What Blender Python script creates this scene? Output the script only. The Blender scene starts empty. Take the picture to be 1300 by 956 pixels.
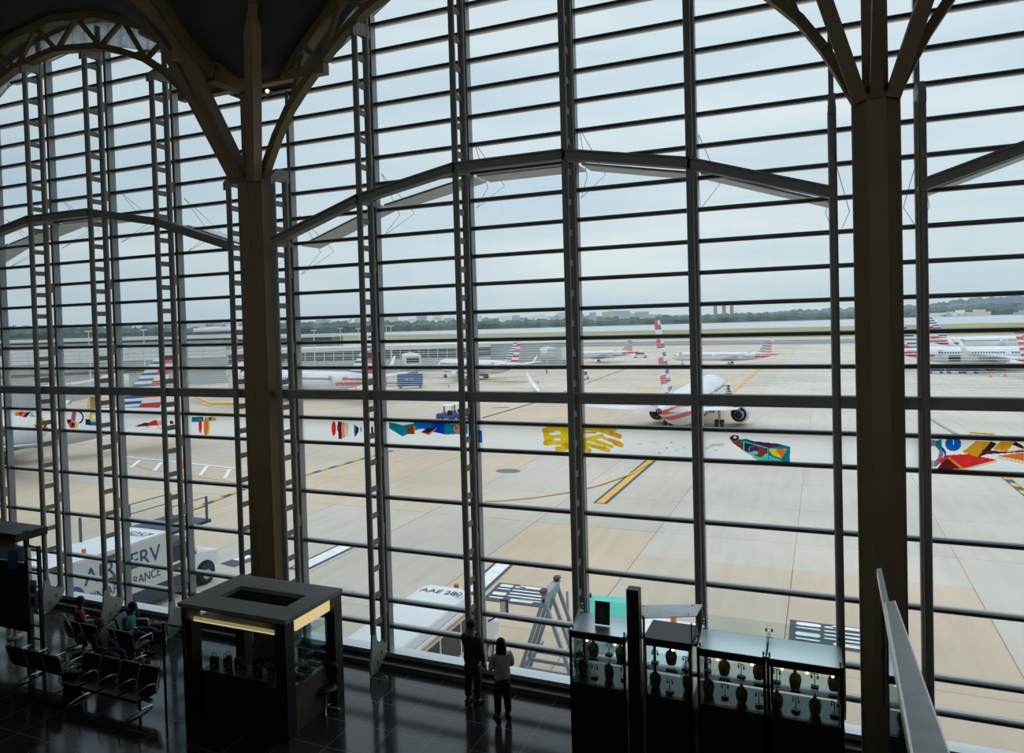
import bpy, bmesh, math, random
from mathutils import Vector, Matrix, noise as mnoise
R=random.Random(7)
C=bpy.context.scene.collection
PI=math.pi
# ---------------------------------------------------------------- camera
F0,YAW,PITCH,ROLL,L,H=930.,.4015,.023,-.0273,15.02,12.4
Fw=Vector((-math.sin(YAW)*math.cos(PITCH),math.cos(YAW)*math.cos(PITCH),-math.sin(PITCH)))
Rr=Vector((math.cos(YAW),math.sin(YAW),0)); Uu=Rr.cross(Fw)
cr=Rr*math.cos(ROLL)+Uu*math.sin(ROLL); cu=-Rr*math.sin(ROLL)+Uu*math.cos(ROLL)
CAM=Vector((0,-L,H))
def ray(x,y): return Fw*F0+cr*(x-650)+cu*(433-y)
def atz(x,y,Z): v=ray(x,y); return CAM+v*((Z-H)/v.z)
def aty(x,y,Y): v=ray(x,y); return CAM+v*((Y+L)/v.y)
cd=bpy.data.cameras.new('camera'); cam=bpy.data.objects.new('camera',cd); C.objects.link(cam)
cd.sensor_fit='HORIZONTAL'; cd.sensor_width=36; cd.lens=F0/1300*36; cd.shift_y=-45/1300
cd.clip_start=.05; cd.clip_end=20000
M4=Matrix((cr,cu,-Fw)).transposed().to_4x4(); M4.translation=CAM; cam.matrix_world=M4
bpy.context.scene.camera=cam
# ---------------------------------------------------------------- materials
MATS={}
def mat(name,col,rough=.6,metal=0,var=.12,scale=3,bump=0,emit=None,es=0,spec=None):
    if name in MATS: return MATS[name]
    m=bpy.data.materials.new(name); m.use_nodes=True; nt=m.node_tree; N=nt.nodes; K=nt.links
    b=N['Principled BSDF']; b.inputs['Roughness'].default_value=rough; b.inputs['Metallic'].default_value=metal
    if spec is not None: b.inputs['Specular IOR Level'].default_value=spec
    tc=N.new('ShaderNodeTexCoord'); no=N.new('ShaderNodeTexNoise'); no.inputs['Scale'].default_value=scale; no.inputs['Detail'].default_value=4
    K.new(tc.outputs['Object'],no.inputs['Vector'])
    rp=N.new('ShaderNodeValToRGB'); e=rp.color_ramp.elements
    e[0].position=.3; e[1].position=.7
    e[0].color=tuple(c*(1-var) for c in col)+(1,); e[1].color=tuple(min(1,c*(1+var)) for c in col)+(1,)
    K.new(no.outputs['Fac'],rp.inputs['Fac']); K.new(rp.outputs['Color'],b.inputs['Base Color'])
    if bump:
        bp=N.new('ShaderNodeBump'); bp.inputs['Strength'].default_value=bump; K.new(no.outputs['Fac'],bp.inputs['Height']); K.new(bp.outputs['Normal'],b.inputs['Normal'])
    if emit: b.inputs['Emission Color'].default_value=tuple(emit)+(1,); b.inputs['Emission Strength'].default_value=es
    MATS[name]=m; return m
def glass(name,tint=(.93,.965,.97),gloss=1.0,stripes=False,extra=0):
    if name in MATS: return MATS[name]
    m=bpy.data.materials.new(name); m.use_nodes=True; nt=m.node_tree; N=nt.nodes; K=nt.links; N.clear()
    out=N.new('ShaderNodeOutputMaterial'); t=N.new('ShaderNodeBsdfTransparent'); t.inputs[0].default_value=tint+(1,)
    lw=N.new('ShaderNodeLayerWeight'); lw.inputs[0].default_value=.5; rr=N.new('ShaderNodeValToRGB'); rr.color_ramp.elements[0].position=.05; rr.color_ramp.elements[0].color=tint+(1,); rr.color_ramp.elements[1].position=.5; rr.color_ramp.elements[1].color=(tint[0]*.885,tint[1]*.905,tint[2]*.915,1)
    K.new(lw.outputs['Facing'],rr.inputs[0]); K.new(rr.outputs[0],t.inputs[0])
    g=N.new('ShaderNodeBsdfGlossy'); g.inputs['Roughness'].default_value=.02; g.inputs[0].default_value=(gloss,gloss,gloss,1)
    f_=N.new('ShaderNodeFresnel'); f_.inputs[0].default_value=1.3; ge=N.new('ShaderNodeNewGeometry')
    f=N.new('ShaderNodeMath'); f.operation='MULTIPLY'; iv=N.new('ShaderNodeMath'); iv.operation='SUBTRACT'; iv.inputs[0].default_value=1; K.new(ge.outputs['Backfacing'],iv.inputs[1]); K.new(f_.outputs[0],f.inputs[0]); K.new(iv.outputs[0],f.inputs[1])
    mx=N.new('ShaderNodeMixShader'); K.new(f.outputs[0],mx.inputs[0]); K.new(t.outputs[0],mx.inputs[1]); K.new(g.outputs[0],mx.inputs[2])
    last=mx
    tc=N.new('ShaderNodeTexCoord')
    d=N.new('ShaderNodeBsdfTranslucent'); d.inputs[0].default_value=(.97,.97,.95,1)
    if stripes:
        sp=N.new('ShaderNodeSeparateXYZ'); K.new(tc.outputs['Object'],sp.inputs[0])
        a=N.new('ShaderNodeMath'); a.operation='MULTIPLY'; a.inputs[1].default_value=1/.0523; K.new(sp.outputs['Z'],a.inputs[0])
        b=N.new('ShaderNodeMath'); b.operation='FRACT'; K.new(a.outputs[0],b.inputs[0])
        c=N.new('ShaderNodeMath'); c.operation='LESS_THAN'; c.inputs[1].default_value=.3; K.new(b.outputs[0],c.inputs[0])
        e=N.new('ShaderNodeMath'); e.operation='MULTIPLY'; e.inputs[1].default_value=.3; K.new(c.outputs[0],e.inputs[0])
        m2=N.new('ShaderNodeMixShader'); K.new(e.outputs[0],m2.inputs[0]); K.new(last.outputs[0],m2.inputs[1]); K.new(d.outputs[0],m2.inputs[2]); last=m2
    elif extra:
        no=N.new('ShaderNodeTexNoise'); no.inputs['Scale'].default_value=1.2; K.new(tc.outputs['Object'],no.inputs['Vector'])
        e=N.new('ShaderNodeMath'); e.operation='MULTIPLY_ADD'; e.inputs[1].default_value=extra*.2; e.inputs[2].default_value=extra*.72; K.new(no.outputs['Fac'],e.inputs[0])
        m2=N.new('ShaderNodeMixShader'); K.new(e.outputs[0],m2.inputs[0]); K.new(last.outputs[0],m2.inputs[1]); K.new(d.outputs[0],m2.inputs[2]); last=m2
    K.new(last.outputs[0],out.inputs[0]); MATS[name]=m; return m
def stained(name,col,tr=.8):
    "coloured glass paint: light comes through it"
    if name in MATS: return MATS[name]
    m=bpy.data.materials.new(name); m.use_nodes=True; nt=m.node_tree; N=nt.nodes; K=nt.links; N.clear()
    out=N.new('ShaderNodeOutputMaterial'); t=N.new('ShaderNodeBsdfTransparent'); 
    d=N.new('ShaderNodeBsdfTranslucent'); tc=N.new('ShaderNodeTexCoord'); no=N.new('ShaderNodeTexNoise'); no.inputs['Scale'].default_value=6
    K.new(tc.outputs['Object'],no.inputs['Vector']); rp=N.new('ShaderNodeValToRGB'); e=rp.color_ramp.elements
    e[0].color=tuple(c*.8 for c in col)+(1,); e[1].color=tuple(min(1,c*1.15) for c in col)+(1,); e[0].position=.3; e[1].position=.7
    K.new(no.outputs['Fac'],rp.inputs[0]); K.new(rp.outputs[0],d.inputs[0]); K.new(rp.outputs[0],t.inputs[0])
    mx=N.new('ShaderNodeMixShader'); mx.inputs[0].default_value=tr; K.new(t.outputs[0],mx.inputs[1]); K.new(d.outputs[0],mx.inputs[2]); K.new(mx.outputs[0],out.inputs[0])
    MATS[name]=m; return m
STEEL=mat('grey painted steel',(.31,.285,.24),.5,0,.06,2)
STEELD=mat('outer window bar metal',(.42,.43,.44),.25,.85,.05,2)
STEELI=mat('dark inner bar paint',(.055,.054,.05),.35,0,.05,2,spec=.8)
MULL=mat('aluminium mullion',(.25,.265,.27),.38,.5,.05,2)
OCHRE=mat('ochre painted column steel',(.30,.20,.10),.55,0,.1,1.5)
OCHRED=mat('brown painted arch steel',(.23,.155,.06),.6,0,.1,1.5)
CEIL=mat('dark vault lining',(.10,.088,.075),.9,0,.15,1)
WALLM=mat('dark hall wall',(.22,.21,.20),.8,0,.1,.5)
WHITE=mat('white vehicle paint',(.76,.77,.77),.35,0,.03,1)
SILVER=mat('silver aircraft paint',(.63,.66,.69),.35,.05,.04,.3)
GREYP=mat('grey aircraft metal',(.33,.35,.37),.4,.3,.05,1)
RED=mat('tail red',(.60,.035,.04),.4,0,.05,1); BLUE=mat('tail blue',(.01,.09,.26),.4,0,.05,1)
WHT2=mat('tail white',(.75,.77,.78),.4,0,.03,1)
BLACK=mat('black rubber',(.015,.015,.016),.7,0,.2,5)
DARK=mat('dark window glass',(.02,.03,.04),.15,0,.1,1)
CHROME=mat('brushed chrome',(.6,.61,.62),.25,.9,.05,5)
BLKM=mat('black painted metal',(.02,.02,.021),.45,0,.1,4)
BLKV=mat('black vinyl seat',(.02,.02,.022),.45,0,.2,6)
YEL=mat('yellow line paint',(.62,.36,.05),.7,0,.2,2)
WLINE=mat('white line paint',(.72,.73,.72),.7,0,.15,2)
DGREY=mat('dark slate ground paint',(.05,.065,.085),.7,0,.15,2)
GSEBLUE=mat('ground equipment blue',(.02,.09,.26),.45,0,.15,1)
ORANGE=mat('orange plastic',(.85,.16,.03),.4,0,.05,3)
# ---------------------------------------------------------------- mesh builder
def rotm(d):
    d=Vector(d).normalized(); return d.to_track_quat('Z','Y').to_matrix()
class MB:
    def __init__(s): s.v=[]; s.f=[]; s.m=[]; s.sm=[]
    def add(s,vs,fs,mi=0,smooth=False):
        o=len(s.v); s.v+= [tuple(v) for v in vs]; s.f+=[tuple(i+o for i in f) for f in fs]; s.m+=[mi]*len(fs); s.sm+=[smooth]*len(fs); return s
    def box(s,c,d,mi=0,rz=0,M=None):
        x,y,z=d[0]/2,d[1]/2,d[2]/2; vs=[Vector((a*x,b*y,e*z)) for a in(-1,1) for b in(-1,1) for e in(-1,1)]
        if M is None: M=Matrix.Rotation(rz,3,'Z')
        vs=[M@v+Vector(c) for v in vs]
        return s.add(vs,[(0,1,3,2),(4,6,7,5),(0,4,5,1),(2,3,7,6),(0,2,6,4),(1,5,7,3)],mi)
    def box2(s,a,b,mi=0): return s.box([(a[i]+b[i])/2 for i in range(3)],[abs(a[i]-b[i]) for i in range(3)],mi)
    def bar(s,a,b,w,h,mi=0,up=(0,0,1)):
        a=Vector(a); b=Vector(b); d=(b-a).normalized(); u=Vector(up); r=d.cross(u)
        if r.length<1e-3: r=d.cross(Vector((0,1,0)))
        r.normalize(); u=r.cross(d).normalized()
        M=Matrix((r,d,u)).transposed()
        return s.box((a+b)/2,(w,(b-a).length,h),mi,M=M)
    def tube(s,pts,r,n=10,mi=0,cap=True,smooth=True):
        pts=[Vector(p) for p in pts]; rs=r if isinstance(r,(list,tuple)) else [r]*len(pts)
        vs=[]; fs=[]; prev=None
        for i,p in enumerate(pts):
            d=(pts[min(i+1,len(pts)-1)]-pts[max(i-1,0)]).normalized()
            if prev is None:
                a=Vector((0,0,1)) if abs(d.z)<.9 else Vector((1,0,0)); u=d.cross(a).normalized()
            else: u=(prev-d*prev.dot(d)).normalized()
            prev=u; w=d.cross(u)
            for j in range(n):
                t=2*PI*j/n; vs.append(p+(u*math.cos(t)+w*math.sin(t))*rs[i])
        for i in range(len(pts)-1):
            for j in range(n):
                fs.append((i*n+j,i*n+(j+1)%n,(i+1)*n+(j+1)%n,(i+1)*n+j))
        s.add(vs,fs,mi,smooth)
        if cap:
            s.add(vs[:n],[tuple(range(n))[::-1]],mi); s.add(vs[-n:],[tuple(range(n))],mi)
        return s
    def lathe(s,prof,o=(0,0,0),ax=(0,0,1),n=20,mi=0,smooth=True):
        M=rotm(ax); vs=[]; fs=[]
        for r,z in prof:
            for j in range(n):
                t=2*PI*j/n; vs.append(M@Vector((r*math.cos(t),r*math.sin(t),z))+Vector(o))
        for i in range(len(prof)-1):
            for j in range(n): fs.append((i*n+j,i*n+(j+1)%n,(i+1)*n+(j+1)%n,(i+1)*n+j))
        return s.add(vs,fs,mi,smooth)
    def ball(s,c,r,mi=0,n=12,m=8):
        r=r if isinstance(r,(list,tuple)) else (r,r,r); vs=[];fs=[]
        for i in range(m+1):
            a=-PI/2+PI*i/m
            for j in range(n):
                t=2*PI*j/n; vs.append((c[0]+r[0]*math.cos(a)*math.cos(t),c[1]+r[1]*math.cos(a)*math.sin(t),c[2]+r[2]*math.sin(a)))
        for i in range(m):
            for j in range(n): fs.append((i*n+j,i*n+(j+1)%n,(i+1)*n+(j+1)%n,(i+1)*n+j))
        return s.add(vs,fs,mi,True)
    def prism(s,poly,a,b,axis='y',mi=0):
        "poly of 2d points extruded between a and b; axis y: (x,z), axis z: (x,y), axis x: (y,z)"
        def P(p,t): return {'y':(p[0],t,p[1]),'z':(p[0],p[1],t),'x':(t,p[0],p[1])}[axis]
        n=len(poly); vs=[P(p,a) for p in poly]+[P(p,b) for p in poly]
        return s.add(vs,[tuple(range(n)),tuple(range(2*n-1,n-1,-1))]+[(i,(i+1)%n,n+(i+1)%n,n+i) for i in range(n)],mi)
    def loft(s,rings,mi=0,smooth=True,cap=True,mf=None):
        n=len(rings[0]); vs=[v for r in rings for v in r]; o=len(s.v); s.v+=[tuple(v) for v in vs]
        for i in range(len(rings)-1):
            for j in range(n):
                k=mf(i,j) if mf else mi
                s.f.append(tuple(o+q for q in (i*n+j,i*n+(j+1)%n,(i+1)*n+(j+1)%n,(i+1)*n+j))); s.m.append(k); s.sm.append(smooth)
        if cap:
            s.f.append(tuple(o+j for j in range(n))[::-1]); s.m.append(mf(0,0) if mf else mi); s.sm.append(False)
            s.f.append(tuple(o+(len(rings)-1)*n+j for j in range(n))); s.m.append(mf(len(rings)-2,0) if mf else mi); s.sm.append(False)
        return s
    def build(s,name,mats,parent=None,label=None,bevel=0,loc=None,rz=0,local=None):
        me=bpy.data.meshes.new(name); vs=s.v
        if local is not None: lo=Vector(local); vs=[tuple(Vector(v)-lo) for v in vs]
        me.from_pydata(vs,[],s.f)
        if not isinstance(mats,(list,tuple)): mats=[mats]
        for m in mats: me.materials.append(m)
        me.polygons.foreach_set('material_index',s.m); me.polygons.foreach_set('use_smooth',s.sm)
        bm=bmesh.new(); bm.from_mesh(me); bmesh.ops.recalc_face_normals(bm,faces=bm.faces); bm.to_mesh(me); bm.free()
        me.update(); o=bpy.data.objects.new(name,me); C.objects.link(o)
        if local is not None: o.location=local
        if loc is not None: o.location=loc; o.rotation_euler[2]=rz
        if parent: o.parent=parent
        if label: o['label']=label
        if bevel:
            b=o.modifiers.new('bevel','BEVEL'); b.width=bevel; b.segments=2; b.limit_method='ANGLE'
        return o
def each(mb,name,mats,parent=None,shift=None,label=None,bevel=0):
    "builds every separate piece of the builder as an object of its own"
    par=list(range(len(mb.v)))
    def fd(a):
        while par[a]!=a: par[a]=par[par[a]]; a=par[a]
        return a
    for f in mb.f:
        for q in f[1:]: par[fd(q)]=fd(f[0])
    # vertices in the same place belong together
    seen={}
    for i,v in enumerate(mb.v):
        k=(round(v[0],4),round(v[1],4),round(v[2],4))
        if k in seen: par[fd(i)]=fd(seen[k])
        else: seen[k]=i
    gr={}
    for fi,f in enumerate(mb.f): gr.setdefault(fd(f[0]),[]).append(fi)
    out=[]
    for g in gr.values():
        ix={}; p=MB()
        for fi in g:
            nf=[]
            for q in mb.f[fi]:
                if q not in ix: ix[q]=len(p.v); p.v.append(mb.v[q])
                nf.append(ix[q])
            p.f.append(tuple(nf)); p.m.append(mb.m[fi]); p.sm.append(mb.sm[fi])
        o=p.build(name,mats,parent,label=label,bevel=bevel)
        if shift is not None: o.location=-Vector(shift)
        out.append(o)
    return out
def empty(name,loc=(0,0,0),rz=0,label=None,cat=None,group=None,kind=None):
    o=bpy.data.objects.new(name,None); o.empty_display_size=.2; C.objects.link(o); o.location=loc; o.rotation_euler[2]=rz
    return tag(o,label,cat,group,kind)
def tag(o,label=None,cat=None,group=None,kind=None):
    if label: o['label']=label
    if cat: o['category']=cat
    if group: o['group']=group
    if kind: o['kind']=kind
    return o
def copy_tree(o,parent=None):
    c=o.copy(); C.objects.link(c); c.parent=parent
    for ch in [x for x in C.objects if x.parent==o]: copy_tree(ch,c)
    return c
def text(name,s,size,mt,parent=None,loc=(0,0,0),rot=(0,0,0),ext=.004,sx=1,align='CENTER',label=None,shear=0):
    cu_=bpy.data.curves.new(name,'FONT'); cu_.body=s; cu_.size=size; cu_.extrude=ext; cu_.align_x=align; cu_.align_y='CENTER'; cu_.shear=shear
    t=bpy.data.objects.new('tmp',cu_); C.objects.link(t); bpy.context.view_layer.update()
    me=bpy.data.meshes.new_from_object(t.evaluated_get(bpy.context.evaluated_depsgraph_get())); me.name=name
    bpy.data.objects.remove(t); me.materials.clear(); me.materials.append(mt)
    o=bpy.data.objects.new(name,me); C.objects.link(o); o.location=loc; o.rotation_euler=rot; o.scale=(sx,1,1)
    if parent: o.parent=parent
    if label: o['label']=label
    return o
# ---------------------------------------------------------------- constants of the hall
W=2.5; NB=1.395; BAY=5*W+NB; X0=-12.289; Z0=H-2.213; D=.6275; FL=4.3; YC=-.62
def row(k): return Z0+k*D
COLX=[X0-NB/2+i*BAY for i in (-1,0,1,2)]
def arch(d):
    "height of the arch's lower chord above the camera at distance d from its column"
    P=[(0,3.2),(.3,3.75),(.7,4.6),(1.3,5.5),(2.1,6.25),(2.7,6.8),(3.7,7.45),(5.2,7.95),(6.95,8.15)]
    d=abs(d)
    for (a,b),(c,e) in zip(P,P[1:]):
        if d<=c: return b+(e-b)*(d-a)/(c-a)
    return P[-1][1]
def archx(X):
    d=min(abs(X-c) for c in [COLX[0]-BAY]+COLX); return arch(min(d,6.95))
def head(X):
    P=[(0,6.0),(.7,6.0),(1.5,6.4),(2.6,7.05),(3.7,7.75),(5.2,8.15),(6.95,8.4)]
    d=min(abs(X-c) for c in [COLX[0]-BAY]+COLX); d=min(d,6.95)
    for (a,b),(c,e) in zip(P,P[1:]):
        if d<=c: return H+b+(e-b)*(d-a)/(c-a)
ORD=['first','second','third','fourth','fifth','sixth','seventh','eighth','ninth','tenth','eleventh','twelfth','thirteenth','fourteenth']
# ---------------------------------------------------------------- window wall
G1=glass('clear window glass',tint=(.962,.968,.966)); G2=glass('window glass with fine white lines',tint=(.962,.968,.966),stripes=True)
FROST=glass('frosted white art glass',tint=(.97,.97,.95),gloss=.6,extra=1.0)
strips=[]; 
for b in (-1,0,1):
    xb=X0+b*BAY; strips.append((xb-NB,xb)); strips+=[(xb+j*W,xb+(j+1)*W) for j in range(5)]
strips.append((X0+2*BAY-NB,X0+2*BAY))
SILL=row(-9)
def inner(x0,x1,z):
    "the part of x0..x1 where the glazing is higher than z"
    xs=[x0+(x1-x0)*i/20 for i in range(21)]; xs=[x for x in xs if head(x)>z+.02]
    return (min(xs),max(xs)) if len(xs)>1 else None
art_strips=[]
for n,(a,b) in enumerate(strips):
    w=empty('window_%d'%(n+1),((a+b)/2,0,SILL),kind='structure')
    loc=Vector(w.location)
    def bld(mb,name,mt,**k):
        mb.v=[tuple(Vector(v)-loc) for v in mb.v]; return mb.build(name,mt,w,**k)
    aa,bb=a+.04,b-.04
    p=MB(); p.box2((aa,-.008,SILL),(bb,.008,row(-1))); p.box2((aa,-.008,row(0)),(bb,.008,row(1)))
    xs=[aa+(bb-aa)*i/8 for i in range(9)]
    p.prism([(aa,row(3)),(bb,row(3))]+[(x,head(x)) for x in reversed(xs)],-.008,.008)
    bld(p,'pane',G1)
    p=MB(); p.box2((aa,-.008,row(1)),(bb,.008,row(3))); bld(p,'fritted_pane',G2,label='glass with fine horizontal white lines')
    p=MB(); p.box2((aa,-.008,row(-1)+.035),(bb,.008,row(0)-.035)); p.m=[0,0,0,1,0,0]; bld(p,'frosted_pane',[G1,FROST],label='frosted white glass band')
    p=MB()
    for k in [-8,-7,-5,-3,-1,0]+list(range(2,20)):
        r=inner(a,b,row(k))
        if r:
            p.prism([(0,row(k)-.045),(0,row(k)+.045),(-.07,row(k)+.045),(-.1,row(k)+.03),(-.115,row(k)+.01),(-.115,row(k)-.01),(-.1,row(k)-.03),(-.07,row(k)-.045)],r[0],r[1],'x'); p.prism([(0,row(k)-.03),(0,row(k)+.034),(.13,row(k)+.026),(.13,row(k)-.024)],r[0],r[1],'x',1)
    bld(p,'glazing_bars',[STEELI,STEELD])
    p=MB(); p.box2((a-.045,-.13,SILL),(a+.045,.07,head(a)))
    bld(p,'mullion',MULL)
    p=MB(); p.box2((a,-.2,SILL-.06),(b,.15,SILL+.05)); bld(p,'window_sill',mat('satin sill metal',(.6,.62,.63),.3,.8,.05,2))
    art_strips.append((a,b))
# gable lining above the glazing
GABLE=stained('pale gable lining',(.5,.53,.55),.96)
for i,c in enumerate([COLX[0],COLX[1],COLX[2]]):
    mb=MB(); N_=28
    xs=[c-NB/2+.0+(BAY)*j/N_ for j in range(N_+1)]
    for p_,q_ in zip(xs,xs[1:]):
        t1=H+max(6.2,archx(p_)+1.6); t2=H+max(6.2,archx(q_)+1.6)
        mb.prism([(p_,head(p_)),(q_,head(q_)),(q_,t2),(p_,t1)],.02,.06)
    mb.build('trim_%d'%(i+1),GABLE)['kind']='structure'
mb=MB(); xL,xR=strips[0][0],strips[-1][1]
mb.box2((xL,-.02,FL),(xR,.12,SILL-.06)); mb.box2((xL,-.42,FL),(xR,-.02,FL+.12)); mb.build('baseboard_front',MULL)['kind']='structure'
# light shelf sill beam across everything (thick transom) per bay
for i,b in enumerate((-1,0,1)):
    xa=X0+b*BAY-NB; xb=xa+BAY if b<1 else xa+BAY+NB
    mb=MB(); mb.box2((xa,-.56,row(1)-.10),(xb,-.40,row(1)+.10)); mb.box2((xa,-.60,row(1)+.085),(xb,-.36,row(1)+.12)); mb.box2((xa,-.40,row(1)-.04),(xb,.05,row(1)+.04))
    o=mb.build('transom_beam',STEEL,local=((xa+xb)/2,-.5,row(1)))
    tag(o,['thick horizontal steel beam across the window wall left of the kiosk column','thick horizontal steel beam across the window wall between the two columns','thick horizontal steel beam across the window wall right of the handrail column'][i],'beam')
# arched beams
nodes=[2.17,2.97,3.42,3.42,2.97,2.17]
for i,b in enumerate((-1,0,1)):
    xb=X0+b*BAY; root=empty('arched_tie_beam',(xb+2.5*W,-.7,H+3),label=['shallow arched steel beam on the window wall left of the kiosk column','shallow arched steel beam spanning the window wall between the two columns','shallow arched steel beam rising right of the handrail column'][i],cat='beam')
    P=[Vector((xb+j*W,-.74,H+nodes[j])) for j in range(6)]
    mb=MB()
    for p,q in zip(P,P[1:]):
        e=(q-p).normalized()*.03
        mb.bar(p-e,q+e,.16,.13); mb.bar(p-e+Vector((0,-.02,.085)),q+e+Vector((0,-.02,.085)),.24,.04); mb.bar(p-e+Vector((0,-.02,-.085)),q+e+Vector((0,-.02,-.085)),.24,.04)
    for p in P: mb.box2((p.x-.05,-.7,p.z-.1),(p.x+.05,-.1,p.z+.02))
    o=mb.build('tie_beam',STEEL,root); o.location=-Vector(root.location)
    mb=MB()
    for j,(p,q) in enumerate(zip(P,P[1:])):
        a=p+Vector((.06,0,0)); c=q-Vector((.06,0,0))
        mb.add([(a.x,.2,a.z+.02),(c.x,.2,c.z+.02),(c.x,.95,c.z+.02),(a.x,.95,a.z+.02),(a.x,.2,a.z-.03),(c.x,.2,c.z-.03),(c.x,.95,c.z-.03),(a.x,.95,a.z-.03)],
            [(0,1,2,3),(7,6,5,4),(0,4,5,1),(2,6,7,3),(1,5,6,2),(3,7,4,0)])
    o=mb.build('sunshade',mat('pale sunshade metal',(.5,.52,.53),.6,.2,.1,2),root,label='pale slatted sunshade outside the glass'); o.location=-Vector(root.location)
    mb=MB()
    for j,p in enumerate(P):
        for s in (-1,1):
            mb.tube([(p.x+.05,.15,p.z+.75),(p.x+.22*s+.1,1.2,p.z-.1),(p.x+.06,.15,p.z-.75)],.008,5)
    each(mb,'tie_rod',STEELD,root,root.location)
# ladder-like posts
def truss(X,ztop,label):
    root=empty('wall_truss_post',(X,-.5,FL),label=label,cat='steel post')
    zb=FL+.95
    def o_(mb,n,m=STEEL): o=mb.build(n,m,root); o.location=-Vector(root.location); return o
    o_(MB().tube([(X,-.74,zb),(X,-.74,H+ztop)],.07,12),'front_tube')
    o_(MB().tube([(X,-.30,zb-.35),(X,-.30,H+ztop+.9 if ztop>5 else H+ztop)],.075,12),'rear_tube')
    m=MB(); k=-8
    while row(k)+.3<H+ztop:
        m.box((X,-.52,row(k)+.31),(.03,.36,.13)); k+=1
    each(m,'rung',STEEL,root,root.location)
    m=MB(); 
    for k in (-7,-4,-1,3,6,10,14):
        if row(k)<H+ztop: m.box((X,-.19,row(k)-.1),(.05,.16,.28))
    each(m,'glazing_bracket',STEEL,root,root.location)
    m=MB(); m.prism([(-.86,H+ztop-.18),(-.86,H+ztop+.02),(-.6,H+ztop+.25),(-.2,H+ztop+.25),(-.2,H+ztop-.05),(-.6,H+ztop-.05)],X-.06,X+.06,'x'); o_(m,'top_cap')
    m=MB(); m.prism([(-.80,zb+.05),(-.66,zb+.05),(-.62,zb-.2),(-.45,zb-.32),(-.36,zb-.25),(-.22,zb-.25),(-.2,zb-.5),(-.3,FL+.25),(-.62,FL+.02),(-.9,FL+.02),(-.92,FL+.3),(-.84,FL+.6)],X-.025,X+.025,'x')
    m.tube([(X-.05,-.42,zb-.55),(X+.05,-.42,zb-.55)],.05,10); m.tube([(X-.05,-.6,FL+.25),(X+.05,-.6,FL+.25)],.05,10)
    o_(m,'foot_bracket',mat('pale bracket paint',(.42,.42,.38),.5,0,.08,2))
TOP={0:3.72,1:6.85,2:7.8,3:7.8,4:6.8,5:3.72}
names=[]
for b in (-1,0,1):
    for j in range(6):
        X=X0+b*BAY+j*W
        if -24<X<4.3: names.append((X,TOP[j]))
leftn=[x for x in names if x[0]<COLX[1]]; midn=[x for x in names if COLX[1]<x[0]<COLX[2]]; rn=[x for x in names if x[0]>COLX[2]]
for i,(X,t) in enumerate(reversed(leftn)): truss(X,t,'grey ladder-like steel wall post, %s to the left of the kiosk column'%ORD[i])
for i,(X,t) in enumerate(midn): truss(X,t,'grey ladder-like steel wall post between the columns, %s from the kiosk column'%ORD[i])
for i,(X,t) in enumerate(rn): truss(X,t,'grey ladder-like steel wall post, %s to the right of the handrail column'%ORD[i])
# ---------------------------------------------------------------- columns and arches
def oct_(r,rot=PI/8,sx=1): return [(r*math.cos(rot+i*PI/4)*sx,r*math.sin(rot+i*PI/4)) for i in range(8)]
def column(X,label):
    root=empty('branching_column',(X,YC,FL),label=label,cat='column')
    def o_(mb,n,m=OCHRE): o=mb.build(n,m,root); o.location=-Vector(root.location); return o
    m=MB(); zt=H+3.78
    m.prism([(X+a,YC+b) for a,b in oct_(.385)],FL,zt,'z')
    for i in range(4):   # raised faces give the shaft its stripes
        t=i*PI/2; m.box((X+.31*math.cos(t),YC+.31*math.sin(t),(FL+zt)/2),(.14,.30,zt-FL-.02),rz=t)
    o_(m,'shaft')
    m=MB(); m.prism([(X+a,YC+b) for a,b in oct_(.22)],zt,H+8.5,'z'); m.box((X,YC-.2,H+5.5),(.2,.12,3.2)); o_(m,'upper_post')
    m=MB(); m.prism([(X+a,YC+b) for a,b in oct_(.35)],zt,zt+.12,'z'); o_(m,'capital_plate',BLKM)
    for sx in (-1,1):
        m=MB(); m.bar((X+sx*.25,YC-.25,H+3.7),(X+sx*1.55,YC-1.55,H+7.6),.24,.30,up=(0,1,.3)); o_(m,'diagonal_strut')
    m=MB(); m.bar((X,YC-.3,H+3.75),(X,YC-2.3,H+6.6),.2,.3); m.bar((X,YC-2.3,H+6.6),(X,YC-5,H+7.9),.2,.3); o_(m,'front_strut')
    m=MB(); m.bar((X-2.3,YC,H+6.15),(X+2.3,YC,H+6.15),.22,.25); m.bar((X,YC,H+6.15),(X,YC-2.3,H+6.15),.22,.25)
    for sx in (-1,1): m.bar((X,YC,H+6.15),(X+sx*1.7,YC-1.7,H+7.2),.18,.24)
    o_(m,'collar_beams')
    return root
cn=['ochre octagonal column beyond the left edge with branching struts','ochre octagonal steel column with branching struts, left of the two, rising behind the shop kiosk','dark ochre octagonal steel column with branching struts, right of the two, beside the steel handrail','ochre octagonal column beyond the right edge with branching struts']
for i in (1,2): column(COLX[i],cn[i])
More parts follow.
